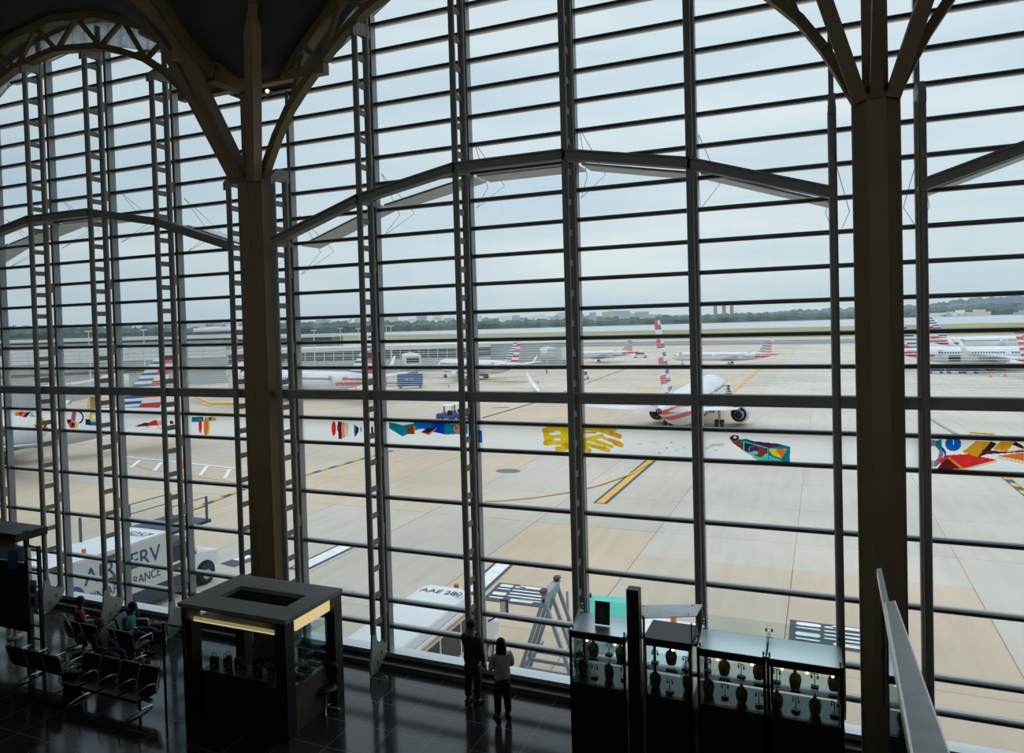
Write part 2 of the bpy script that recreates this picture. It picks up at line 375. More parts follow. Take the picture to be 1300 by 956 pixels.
def arch_truss(i,label):
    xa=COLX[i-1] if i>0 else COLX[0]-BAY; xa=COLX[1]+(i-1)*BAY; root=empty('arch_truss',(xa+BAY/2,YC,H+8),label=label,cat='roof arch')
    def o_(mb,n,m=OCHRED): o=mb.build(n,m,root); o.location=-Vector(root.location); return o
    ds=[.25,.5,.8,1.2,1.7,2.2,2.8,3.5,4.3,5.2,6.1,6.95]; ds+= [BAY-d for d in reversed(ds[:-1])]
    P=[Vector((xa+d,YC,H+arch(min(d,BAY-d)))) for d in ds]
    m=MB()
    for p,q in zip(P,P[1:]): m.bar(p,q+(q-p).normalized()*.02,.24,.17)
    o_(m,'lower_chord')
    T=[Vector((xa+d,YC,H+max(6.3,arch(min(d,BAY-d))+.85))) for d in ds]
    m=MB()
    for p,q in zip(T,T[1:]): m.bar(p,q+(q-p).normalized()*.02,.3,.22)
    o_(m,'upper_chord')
    m=MB()
    for j in range(3,len(ds)-4,1):
        p,q=(P[j],T[j+1]) if j%2 else (T[j],P[j+1]); m.bar(p,q,.1,.1)
    each(m,'web_member',OCHRED,root,root.location)
for i,l in ((0,'curved roof arch truss left of the kiosk column, framing the top of the windows'),(1,'curved roof arch truss springing right from the kiosk column'),(2,'curved roof arch truss springing right from the handrail column')): arch_truss(i,l)
# ribs running from the columns towards the hall
for i in (1,2):
  for X in (COLX[i],):
    m=MB(); ds=[.3,.7,1.3,2.1,2.7,3.7,5.2,6.95]; ds+= [BAY-d for d in reversed(ds[:-1])]
    P=[Vector((X,YC-d,H+max(6.0,arch(min(d,BAY-d))+.2))) for d in ds]
    for p,q in zip(P,P[1:]): m.bar(p,q,.3,.35)
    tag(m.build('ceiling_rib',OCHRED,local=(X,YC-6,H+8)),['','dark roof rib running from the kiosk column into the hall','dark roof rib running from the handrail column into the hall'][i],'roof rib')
# vault
def vz(X,Y):
    dx=min(abs(X-c) for c in [COLX[0]-BAY]+COLX+[COLX[3]+BAY]); v=(-(Y-YC))%BAY if Y<YC else 0; dy=min(v,BAY-v)
    ax=max(6.1,arch(min(dx,6.95))+.95); ay=max(6.1,arch(min(dy,6.95))+.95)
    return H+ax+(ay-6.1)
mb=MB(); xs=[xL-.3+(xR-xL+.6)*i/88 for i in range(89)]; ys=[.3,0,-.4]+[YC-BAY*2*i/40 for i in range(41)]+[-31]
vs=[(x,y,vz(x,y)) for y in ys for x in xs]; nx=len(xs)
fs=[(j*nx+i,j*nx+i+1,(j+1)*nx+i+1,(j+1)*nx+i) for j in range(len(ys)-1) for i in range(nx-1)]
mb.add(vs,fs,0,True); mb.build('ceiling',CEIL)['kind']='structure'
# ---------------------------------------------------------------- hall shell
def floor_mat():
    m=bpy.data.materials.new('polished dark terrazzo'); m.use_nodes=True; nt=m.node_tree; N=nt.nodes; K=nt.links; b=N['Principled BSDF']
    tc=N.new('ShaderNodeTexCoord'); br=N.new('ShaderNodeTexBrick'); br.offset=0; br.inputs['Scale'].default_value=1
    br.inputs['Brick Width'].default_value=.9; br.inputs['Row Height'].default_value=.9; br.inputs['Mortar Size'].default_value=.012
    br.inputs['Color1'].default_value=(.035,.037,.042,1); br.inputs['Color2'].default_value=(.028,.03,.034,1); br.inputs['Mortar'].default_value=(.16,.16,.17,1)
    K.new(tc.outputs['Object'],br.inputs['Vector']); K.new(br.outputs['Color'],b.inputs['Base Color']); b.inputs['Roughness'].default_value=.12
    return m
FM=floor_mat()
MB().box2((xL-.3,-31,FL-.2),(xR+.3,0,FL)).build('floor',FM)['kind']='structure'
MB().box2((xL-.5,-31,FL),(xL-.3,.1,H+15)).build('wall_left',WALLM)['kind']='structure'
MB().box2((xR+.3,-31,FL),(xR+.5,.1,H+15)).build('wall_right',WALLM)['kind']='structure'
MB().box2((xL-.5,-31.2,FL),(xR+.5,-31,FL+7.4)).build('wall_back',WALLM)['kind']='structure'
# the far side of the hall, behind the viewer, is glazed like this one
mb=MB()
for i in range(int((xR-xL)/2.5)+1): mb.box2((xL+i*2.5-.1,-31.1,FL+7.4),(xL+i*2.5+.1,-30.9,H+9))
for k in range(9): mb.box2((xL,-31.1,FL+7.4+k*1.3),(xR,-30.95,FL+7.6+k*1.3))
mb.build('window_30',STEELD)['kind']='structure'
# ---------------------------------------------------------------- art on the glass band
AC={'r':(.55,.02,.02),'dr':(.10,.01,.012),'pk':(.75,.25,.18),'tn':(.7,.45,.3),'tl':(.0,.16,.22),'nv':(.01,.02,.04),'bl':(.0,.10,.42),'dk':(.02,.012,.01),
    'or':(.8,.14,.02),'ye':(.78,.42,.015),'am':(.62,.27,.01),'gn':(.08,.42,.33),'dg':(.0,.12,.12),'br':(.16,.035,.015),'pu':(.05,.015,.07),'mv':(.35,.10,.16),'gy':(.2,.16,.2),'b2':(.0,.03,.35),'cr':(.62,.52,.38),'tq':(.05,.45,.5)}
def ell(cx,cy,rx,ry,n=18,a0=0,a1=2*PI): return [(cx+rx*math.cos(a0+(a1-a0)*i/n),cy+ry*math.sin(a0+(a1-a0)*i/n)) for i in range(n)]
def ring(cx,cy,rx,ry,f,a0=0,a1=2*PI,n=16):
    o=[(cx+rx*math.cos(a0+(a1-a0)*i/n),cy+ry*math.sin(a0+(a1-a0)*i/n)) for i in range(n+1)]
    q=[(cx+f*rx*math.cos(a0+(a1-a0)*i/n),cy+f*ry*math.sin(a0+(a1-a0)*i/n)) for i in range(n+1)]
    return [(o[i],o[i+1],q[i+1],q[i]) for i in range(n)]
def T(ox,oy,s): return lambda pts: [(ox+x/s,oy+y/s) for x,y in pts]
A_=T(400,530,16.25); B_=T(485,530,10); C_=T(680,535,10.833); D_=T(915,545,13); E_=T(0,515,11.82); F_=T(160,520,10); G_=T(1150,530,8.667)
def inpoly(x,z,p):
    c=False; n=len(p); k=n-1
    for i in range(n):
        if (p[i][1]>z)!=(p[k][1]>z) and x<(p[k][0]-p[i][0])*(z-p[i][1])/(p[k][1]-p[i][1])+p[i][0]: c=not c
        k=i
    return c
def art(label,shapes,dy=0):
    "flat coloured areas fired on to the glass: the uppermost colour fills each small tessera"
    cols=[]; L_=[]
    for c,tf,polys in shapes:
        if c not in cols and c!='x': cols.append(c)
        if polys and not isinstance(polys[0][0],(tuple,list)): polys=[polys]
        for pl in polys:
            pts=[aty(x,y,0) for x,y in tf(pl)]; pts=[(p.x,p.z) for p in pts]
            L_.append((cols.index(c) if c!='x' else None,pts,min(p[0] for p in pts),max(p[0] for p in pts),min(p[1] for p in pts),max(p[1] for p in pts)))
    x0=min(q[2] for q in L_); x1=max(q[3] for q in L_); z0=max(min(q[4] for q in L_),row(-1)+.04); z1=min(max(q[5] for q in L_),row(0)-.04)
    st=.011; mb=MB(); z=z0
    while z<z1:
        x=x0; run=None
        while x<=x1+st:
            hit=None
            for ci,pts,a,b,e,f in L_:
                if a<=x<=b and e<=z+st/2<=f and inpoly(x+st/2,z+st/2,pts): hit=ci
            if run and (hit!=run[1]):
                mb.add([(run[0],-.0095,z),(x,-.0095,z),(x,-.0095,z+st),(run[0],-.0095,z+st)],[(0,1,2,3)],run[1]); run=None
            if hit is not None and not run: run=(x,hit)
            x+=st
        z+=st
    o=mb.build('painted_glass_art',[stained('art glass '+c,tuple(min(1,v*1.5+.003) for v in AC[c])) for c in cols],local=((x0+x1)/2,-.012,(z0+z1)/2))
    return tag(o,label,'art')
art('red ovals and a dark red block on the frosted glass band',[('r',A_,ell(390,225,45,155)),('r',A_,ell(490,215,35,90)),('pk',A_,[(545,85),(690,130),(690,370),(550,440)]),('tn',A_,[(610,110),(690,130),(690,370),(610,405)]),('dr',A_,[(470,80),(550,85),(552,440),(488,440)]),
  ('tl',A_,[(800,135),(860,180),(850,380),(820,405)]),('nv',A_,[(850,170),(905,210),(905,290),(830,400)]),('dg',A_,ell(950,245,18,55)),('dr',A_,ell(1180,280,28,105))])
art('blue folded ribbon with orange blocks on the frosted glass band',[('tl',B_,[(90,60),(185,75),(265,100),(400,75),(480,60),(500,140),(420,165),(345,205),(265,240),(180,190),(92,135)]),('bl',B_,[(400,62),(800,66),(800,215),(640,180),(540,150),(470,140)]),('b2',B_,[(640,66),(800,70),(800,215),(660,180)]),('tl',B_,[(800,72),(1090,95),(1090,205),(900,212),(800,218)]),
  ('br',B_,[(310,118),(405,108),(405,215),(315,205)]),('or',B_,[(400,105),(425,120),(420,215),(402,215)]),('or',B_,[(485,185),(590,135),(705,128),(600,226)]),('dk',B_,[(500,182),(590,132),(695,128),(590,205)]),('or',B_,ell(960,145,45,50)),('bl',B_,ell(940,135,18,24)),('bl',B_,[(1228,155),(1272,170),(1275,325),(1228,310)])])
def cap(x1,y1,x2,y2,w):
    a=math.atan2(y2-y1,x2-x1); return [(x2+w*math.cos(a+t),y2+w*math.sin(a+t)) for t in [-PI/2+PI*i/7 for i in range(8)]]+[(x1+w*math.cos(a+t),y1+w*math.sin(a+t)) for t in [PI/2+PI*i/7 for i in range(8)]]
yel=[('am',C_,cap(125,125,330,105,38)),('ye',C_,cap(180,100,620,95,34)),('ye',C_,cap(150,190,170,250,45)),('ye',C_,[(345,75),(640,75),(640,345),(345,330)]),('ye',C_,cap(150,215,640,215,30)),('am',C_,cap(140,295,250,285,36)),('ye',C_,cap(200,295,640,290,30)),('am',C_,cap(380,320,640,318,26)),('ye',C_,cap(295,375,640,350,32)),('am',C_,cap(430,350,470,352,30)),
 ('x',C_,ell(300,155,46,28)),('x',C_,ell(300,248,46,17)),('ye',C_,cap(655,100,1090,118,24)),('am',C_,cap(880,105,1155,205,32)),('ye',C_,cap(820,110,1000,150,22)),('am',C_,cap(655,152,830,150,12)),('ye',C_,cap(690,250,930,195,26)),('ye',C_,cap(870,200,1000,260,24)),('am',C_,cap(1040,270,1178,325,34)),('ye',C_,cap(760,250,1050,345,24)),('am',C_,cap(1010,250,1150,290,20)),('ye',C_,cap(680,300,1000,395,28)),('am',C_,cap(780,345,960,360,18)),('ye',C_,cap(650,330,740,400,30)),('x',C_,cap(940,185,1080,225,14)),('x',C_,cap(890,235,1060,310,11)),('cr',C_,cap(700,285,900,330,6))]
art('big yellow brush strokes on the frosted glass band',yel)
art('faint cream brush marks on the frosted glass band right of the yellow strokes',[('cr',T(800,540,10.833),[(240,218),(340,222),(430,270),(410,275),(320,235),(245,228)]),('cr',T(800,540,10.833),[(95,240),(170,248),(165,268),(100,255)]),('tn',T(800,540,10.833),ell(400,380,32,14)),('tn',T(800,540,10.833),ell(565,236,26,10)),('nv',T(800,540,10.833),ell(503,310,14,8)),('cr',T(800,540,10.833),[(700,270),(775,305),(770,325),(740,315)]),('cr',T(800,540,10.833),ell(640,345,28,18)),
  ('cr',T(800,540,10.833),[(1030,300),(1130,250),(1290,245),(1290,285),(1140,290),(1040,335)]),('cr',T(800,540,10.833),[(1130,345),(1210,325),(1200,355)])])
art('teal and purple wedge with a yellow and orange flag on the frosted glass band',[('dg',D_,[(190,160),(440,160),(560,200),(970,240),(1140,285),(1145,545),(780,520),(620,520),(480,420),(370,350),(200,210)]),('br',D_,[(150,120),(240,150),(380,250),(375,350),(200,225),(150,150)]),('dk',D_,ring(232,135,75,42,.4)),('pu',D_,[(480,200),(560,195),(975,240),(975,280),(790,310),(600,250)]),('nv',D_,[(385,205),(770,300),(780,520),(620,520),(385,350)]),
  ('gn',D_,[(385,345),(560,420),(780,400),(780,520),(620,520),(480,420)]),('br',D_,ell(640,360,110,98)),('pu',D_,ell(560,330,75,50)),('mv',D_,ring(560,330,105,62,.82,PI*.8,PI*1.7)),('gn',D_,[(480,380),(560,352),(625,370),(600,410),(520,410)]),('tl',D_,[(785,310),(975,285),(1145,290),(1145,545),(785,425)]),('gn',D_,[(785,430),(1040,520),(785,520)]),('ye',D_,[(785,315),(1090,325),(1005,480),(850,420)]),('or',D_,[(900,330),(1090,325),(1010,470)]),
  ('tq',D_,[(370,200),(390,195),(390,355),(372,350)]),('tq',D_,[(385,195),(775,300),(775,315),(385,212)]),('tq',D_,[(765,300),(785,305),(782,520),(766,515)])])
art('blue rings, amber slabs and red planks on the frosted glass band',[('gy',G_,ring(300,395,112,150,.55)),('tl',G_,[(330,260),(390,235),(400,330),(440,370),(370,350),(325,310)]),('bl',G_,ring(520,290,90,80,.0)),('b2',G_,ring(370,410,75,90,.66,-PI*.35,PI*.5)),('r',G_,[(320,470),(460,430),(450,490)]),('r',G_,[(450,415),(680,400),(1000,465),(620,565),(340,570)]),('dr',G_,[(445,450),(600,565),(340,565)]),('am',G_,[(460,440),(480,435),(640,560),(615,572)]),('tn',G_,[(620,565),(1005,465),(1000,490),(650,575)]),
  ('am',G_,[(770,262),(940,262),(790,435),(620,378)]),('dk',G_,[(940,262),(1000,290),(880,410),(790,430)]),('am',G_,[(1040,262),(1205,262),(1110,375),(955,350)]),('dk',G_,[(1205,262),(1300,320),(1300,350),(1170,300)]),('dr',G_,[(830,350),(1080,375),(1300,350),(1300,380),(1060,395),(860,405)]),('am',G_,[(1100,375),(1300,350),(1300,360),(1120,385)]),('or',G_,[(1000,420),(1300,385),(1300,480)]),('tn',G_,[(1000,430),(1300,490),(1300,510),(1005,445)])])
art('red and turquoise chevrons on the frosted glass band near the left edge',[('or',E_,[(230,100),(290,95),(300,150),(235,155)]),('r',E_,[(280,95),(400,95),(340,165),(300,155)]),('pk',E_,[(370,95),(410,95),(350,170),(315,165)]),('dr',E_,[(405,95),(470,95),(400,175),(345,172)]),('tq',E_,[(475,100),(545,175),(440,160)])])
art('yellow disc on a red base on the frosted glass band behind the leftmost wall posts',[('ye',E_,ell(610,240,75,70)),('dk',E_,[(520,270),(580,310),(570,340),(525,300)]),('dk',E_,[(705,270),(710,300),(670,330),(650,310)]),('r',E_,[(525,320),(730,325),(735,345),(540,345)])])
art('plum and navy hoop over a small orange ring on the frosted glass band',[('nv',E_,ring(1185,175,75,95,.72,-PI*.5,PI*.5)),('mv',E_,[(1090,95),(1150,95),(1135,230),(1065,230),(1075,160)]),('dk',E_,[(1005,205),(1070,205),(1070,260),(1020,270)]),('am',E_,ring(1115,285,55,55,.6)),('r',E_,ell(1085,285,48,52)),('dk',E_,ell(1105,285,28,28))])
HH=T(0,480,4.333)
art('yellow ring over a blue square on the frosted glass band',[('bl',HH,[(472,225),(532,228),(530,262),(472,258)]),('nv',HH,[(472,225),(500,226),(500,260),(472,258)]),('ye',HH,ring(516,212,24,30,.5))])
art('long dark red wedge with two small yellow rings on the frosted glass band',[('dr',F_,[(120,210),(240,165),(290,165),(375,130),(400,145),(410,200),(300,208),(125,218)]),('r',F_,[(280,175),(375,135),(400,150),(395,200),(290,205)]),('pk',F_,[(405,145),(480,135),(490,195),(410,200)]),('dr',F_,[(560,135),(605,150),(603,185),(560,185)]),('ye',F_,ring(275,212,30,25,.6,0,PI)),('ye',F_,ring(442,205,42,42,.65,0,PI))])
art('teal bar with red and orange ovals on the frosted glass band beside the kiosk column',[('tl',F_,[(840,92),(985,92),(990,155),(835,158)]),('bl',F_,[(1045,95),(1100,92),(1110,140),(1050,145)]),('am',F_,ell(1115,120,32,26)),('r',F_,ell(945,210,22,88)),('ye',F_,ell(1035,210,32,110)),('or',F_,ell(1018,212,28,118))])
# ---------------------------------------------------------------- airfield ground
def ground_mat():
    m=bpy.data.materials.new('concrete apron'); m.use_nodes=True; nt=m.node_tree; N=nt.nodes; K=nt.links; b=N['Principled BSDF']; b.inputs['Roughness'].default_value=.85
    tc=N.new('ShaderNodeTexCoord'); mp=N.new('ShaderNodeMapping'); mp.inputs['Location'].default_value=(1.55,3,0); K.new(tc.outputs['Object'],mp.inputs[0])
    br=N.new('ShaderNodeTexBrick'); br.offset=0; br.inputs['Scale'].default_value=1; br.inputs['Brick Width'].default_value=7.6; br.inputs['Row Height'].default_value=30.4; br.inputs['Mortar Size'].default_value=.02; br.inputs['Bias'].default_value=-.1
    br.inputs['Color1'].default_value=(.57,.45,.325,1); br.inputs['Color2'].default_value=(.51,.475,.41,1); br.inputs['Mortar'].default_value=(.24,.22,.19,1); K.new(mp.outputs[0],br.inputs[0])
    b2=N.new('ShaderNodeTexBrick'); b2.offset=0; b2.inputs['Scale'].default_value=1; b2.inputs['Brick Width'].default_value=7.6; b2.inputs['Row Height'].default_value=7.6; b2.inputs['Mortar Size'].default_value=.022
    b2.inputs['Color1'].default_value=(1,1,1,1); b2.inputs['Color2'].default_value=(.93,.93,.94,1); b2.inputs['Mortar'].default_value=(.6,.58,.55,1); K.new(mp.outputs[0],b2.inputs[0])
    sx_=N.new('ShaderNodeSeparateXYZ'); K.new(tc.outputs['Object'],sx_.inputs[0])
    def gt(o,v):
        q=N.new('ShaderNodeMath'); q.operation='GREATER_THAN'; q.inputs[1].default_value=v; K.new(o,q.inputs[0]); return q
    a_=gt(sx_.outputs['X'],6.05); b_=gt(sx_.outputs['X'],-9.15); c_=gt(sx_.outputs['Y'],23.0); bc=N.new('ShaderNodeMath'); bc.operation='MULTIPLY'; K.new(b_.outputs[0],bc.inputs[0]); K.new(c_.outputs[0],bc.inputs[1])
    ab=N.new('ShaderNodeMath'); ab.operation='MAXIMUM'; K.new(a_.outputs[0],ab.inputs[0]); K.new(bc.outputs[0],ab.inputs[1])
    mg=N.new('ShaderNodeMix'); mg.data_type='RGBA'; mg.inputs[7].default_value=(.545,.50,.425,1); K.new(ab.outputs[0],mg.inputs[0]); K.new(br.outputs[0],mg.inputs[6])
    mx=N.new('ShaderNodeMix'); mx.data_type='RGBA'; mx.blend_type='MULTIPLY'; mx.inputs[0].default_value=1; K.new(mg.outputs[2],mx.inputs[6]); K.new(b2.outputs[0],mx.inputs[7])
    no=N.new('ShaderNodeTexNoise'); no.inputs['Scale'].default_value=.06; no.inputs['Detail'].default_value=6; K.new(tc.outputs['Object'],no.inputs[0])
    rp=N.new('ShaderNodeValToRGB'); rp.color_ramp.elements[0].color=(.78,.79,.8,1); rp.color_ramp.elements[1].color=(1.0,1.0,1.0,1); rp.color_ramp.elements[0].position=.35; rp.color_ramp.elements[1].position=.6; K.new(no.outputs[0],rp.inputs[0])
    m2=N.new('ShaderNodeMix'); m2.data_type='RGBA'; m2.blend_type='MULTIPLY'; m2.inputs[0].default_value=.8; K.new(mx.outputs[2],m2.inputs[6]); K.new(rp.outputs[0],m2.inputs[7])
    n2=N.new('ShaderNodeTexNoise'); n2.inputs['Scale'].default_value=1.5; n2.inputs['Detail'].default_value=8
    mp2=N.new('ShaderNodeMapping'); mp2.inputs['Scale'].default_value=(1,.12,1); mp2.inputs['Rotation'].default_value=(0,0,.6); K.new(tc.outputs['Object'],mp2.inputs[0]); K.new(mp2.outputs[0],n2.inputs[0])
    r2=N.new('ShaderNodeValToRGB'); r2.color_ramp.elements[0].color=(.9,.9,.9,1); r2.color_ramp.elements[0].position=.35; r2.color_ramp.elements[1].position=.55; K.new(n2.outputs[0],r2.inputs[0])
    m3=N.new('ShaderNodeMix'); m3.data_type='RGBA'; m3.blend_type='MULTIPLY'; m3.inputs[0].default_value=.7; K.new(m2.outputs[2],m3.inputs[6]); K.new(r2.outputs[0],m3.inputs[7])
    K.new(m3.outputs[2],b.inputs['Base Color']); return m
MB().box2((-9000,.2,-.5),(9000,520,0)).build('ground_apron',ground_mat())['kind']='structure'
GRASS=mat('dry airfield grass',(.27,.25,.13),.95,0,.25,.02); ASPH=mat('grey taxiway asphalt',(.17,.18,.19),.9,0,.12,.05); PALEC=mat('pale taxiway concrete',(.50,.47,.42),.9,0,.1,.05)
def strip(name,pts,z,m,kind='structure'):
    o=MB().prism(pts,z-.05,z,'z').build(name,m); o['kind']=kind; return o
strip('ground_taxiway_near',[(-2000,380),(2000,140),(2000,190),(-2000,560)],.06,ASPH) if 0 else None
# bands parallel to the runway: a line through (X=-35,Y=235) and (1,229) etc.
def band(y0,y1,z,m,n):
    "band across the view between two depths measured at X=-40; depth falls slowly to the right"
    s=-.16; strip(n,[(-1500,y0-s*1460*1.0),(2500,y0+s*2540*.35),(2500,y1+s*2540*.35),(-1500,y1-s*1460*1.0)],z,m)
band(240,306,.05,ASPH,'ground_taxiway_1'); band(322,350,.09,PALEC,'ground_taxiway_2'); band(352,402,.13,GRASS,'ground_grass_1'); band(402,470,.16,ASPH,'ground_runway'); band(470,520,.2,PALEC,'ground_runway_edge')
# grass out to the river
strip('ground_grass_2',[(-3000,1000),(-470,660),(-250,640),(-40,500),(2500,400),(2500,900),(144,856),(-79,874),(-400,900),(-900,1150),(-3000,1500)],.3,GRASS)
WATER=mat('grey river water',(.36,.40,.43),.25,0,.08,.01)
MB().box2((-9000,520,-.6),(9000,9000,-.1)).build('ground_river',WATER)['kind']='structure'
def line(name,label,pts,w,m,z=.02,cat='painted line'):
    if pts[0][1]>40: z+=.05
    mb=MB()
    for (a,b) in zip(pts,pts[1:]):
        a=Vector((a[0],a[1],z)); b=Vector((b[0],b[1],z)); d=(b-a).normalized(); r=Vector((d.y,-d.x,0))*w/2
        mb.add([a-r,a+r,b+r,b-r],[(0,1,2,3)])
    o=mb.build(name,m,local=(pts[0][0],pts[0][1],z)); return tag(o,label,cat)
def dashed(name,label,pts,w,z=.02):
    root=empty(name,(pts[0][0],pts[0][1],0),label=label,cat='painted line')
    base=MB(); ds=MB()
    for (a,b) in zip(pts,pts[1:]):
        a=Vector((a[0],a[1],z)); b=Vector((b[0],b[1],z)); L_=(b-a).length; d=(b-a)/L_; r=Vector((d.y,-d.x,0))*w/2
        base.add([a-r,a+r,b+r,b-r],[(0,1,2,3)])
        t=0
        while t<L_-w: 
            p=a+d*t; q=a+d*(t+w*2.2); u=Vector((0,0,.01)); ds.add([p-r*.8+u,p+r*.8+u,q+r*.8+u,q-r*.8+u],[(0,1,2,3)]); t+=w*4.4
    for m_,n,mt in ((base,'line_backing',DGREY),(ds,'dashes',YEL)):
        o=m_.build(n,mt,root); o.location=-Vector(root.location)
G=lambda x,y: tuple(atz(x,y,0)[:2])
XL=-14.2
line('taxi_line_edging','dark edging under the yellow taxi line leading to the departing airliner',[(XL,33),(XL,50.5)],1.0,DGREY,.018)
line('taxi_line','yellow taxi line running straight out behind the departing airliner',[(XL,33),(XL,50.5)],.55,YEL,.035)
line('taxi_line','yellow taxi line beyond the nose of the departing airliner',[(XL,104),(XL,176)],.7,YEL,.035)
line('curved_taxi_line','thin curved yellow line sweeping left from the taxi line',[G(*p) for p in ((826,588),(800,603),(760,617),(720,626),(680,632),(640,636),(615,637))],.22,YEL,.03)
dashed('dashed_equipment_line','blue and yellow dashed line on the apron left of the middle',[G(385,604),G(498,572)],.5)
dashed('dashed_equipment_line','dashed line on the apron beyond the box truck',[G(246,646),G(318,618)],.5)
dashed('dashed_equipment_line','blue and yellow dashed line at the far right below the art band',[G(1275,605),G(1330,650)],.55)
line('apron_joint_line','thin dark diagonal joint line beyond the blue tug',[G(612,531),G(684,510)],.25,DGREY)
line('apron_joint_line','thin dark joint line running towards the white van',[G(690,508),G(800,466)],.2,DGREY)
line('apron_line','pale white apron line by the tail of the gate airliner',[G(671,478),G(686,502)],.7,WLINE)
line('dotted_line','grey dotted line above the art band at the right',[G(1181,532),G(1213,551)],.4,mat('faded line paint',(.3,.3,.3),.8))
line('orange_ground_mark','short orange mark on the apron above the art band at the right',[G(1232,549),G(1262,551)],1.1,YEL)
line('orange_ground_mark','short orange mark on the apron between the wall posts near the middle',[G(626,518),G(646,517)],.9,YEL)
for i,(a,b) in enumerate((((390,588),(335,680)),)): pass
line('stand_line','broad white line with dark edges left of the white bus',[G(380,722),G(443,692)],.85,WLINE,.03)
line('stand_line_edging','dark edging under the white line left of the bus',[G(376,724),G(447,690)],1.2,DGREY,.018)
line('stand_line','white line with dark edges right of the white bus',[G(600,752),G(642,714)],.75,WLINE,.03)
line('stand_line_edging','dark edging under the white line right of the bus',[G(597,755),G(645,711)],1.1,DGREY,.018)
line('stand_line','white bar in a dark field right of the box truck',[G(300,712),G(318,706)],.6,WLINE,.03)
line('stand_line_edging','dark field round the white bar right of the box truck',[G(288,718),G(330,704)],1.2,DGREY,.018)
hz=[('zebra_hatch','white hatched safety marking behind the regional jet',[((160,580),(300,595)),((178,584),(166,594)),((205,587),(196,598)),((263,592),(254,604)),((292,596),(285,608))])]
for n,l,ls in hz:
    root=empty(n,tuple(G(230,590))+(0,),label=l,cat='painted marking')
    m=MB()
    for a,b in ls:
        a=Vector(G(*a)+(.03,)); b=Vector(G(*b)+(.03,)); d=(b-a).normalized(); r=Vector((d.y,-d.x,0))*.17; m.add([a-r,a+r,b+r,b-r],[(0,1,2,3)])
    o=m.build('hatching',WLINE,root); o.location=-Vector(root.location)
line('service_road_line','thin yellow line in front of the hatched marking',[G(150,584),G(190,596),G(310,614)],.2,YEL)
# stand number boards painted on the ground
def ground_board(label,c0,c1,c2,c3,seed,stretch):
    r=random.Random(seed); P=[Vector(p) for p in (c0,c1,c2,c3)]
    root=empty('painted_stand_number',(P[0].x,P[0].y,0),label=label,cat='ground marking')
    m=MB(); m.add([(p.x,p.y,.02) for p in P],[(0,1,2,3)]); o=m.build('dark_field',DGREY,root); o.location=-Vector(root.location)
    def uv(u,v): p=P[0].lerp(P[1],u).lerp(P[3].lerp(P[2],u),v); return (p.x,p.y,.035)
    m=MB()
    def blob(u0,u1,v0,v1,n=8):
        ps=[]
        for i in range(n+1): t=PI/2+PI*i/n; ps.append((u0+.03+.03*math.cos(t),(v0+v1)/2+(v1-v0)/2*math.sin(t)))
        for i in range(n+1): t=-PI/2+PI*i/n; ps.append((u1-.03+.03*math.cos(t),(v0+v1)/2+(v1-v0)/2*math.sin(t)))
        m.add([uv(*p) for p in ps],[tuple(range(len(ps)))])
    for (u0,u1,v0,v1) in stretch: blob(u0,u1,v0,v1)
    o=m.build('white_characters',WLINE,root); o.location=-Vector(root.location)
st=[(.06,.3,.08,.22),(.06,.3,.30,.36),(.06,.3,.52,.68),(.06,.3,.78,.84),(.33,.52,.12,.2),(.4,.95,.05,.18),(.33,.95,.30,.36),(.33,.95,.46,.53),(.33,.95,.62,.68),(.42,.8,.78,.9),(.56,.95,.76,.8)]
ground_board('dark painted board with white stretched characters at the right, left of the handrail column',(G(1003,787)),(G(1140,804)),(G(1140,836)),(G(1001,815)),1,st)
ground_board('dark painted board with white stretched characters right of the white bus',(G(634,740)),(G(704,748)),(G(690,772)),(G(612,762)),2,st)
m=MB(); c=atz(645,598,0); m.prism([(c.x+1.1*math.cos(t*PI/8),c.y+.8*math.sin(t*PI/8)) for t in range(16)],.005,.02,'z'); tag(m.build('manhole_cover',mat('dark iron cover',(.12,.13,.14),.7),local=(c.x,c.y,0)),'dark round manhole cover on the apron below the art band','manhole cover')
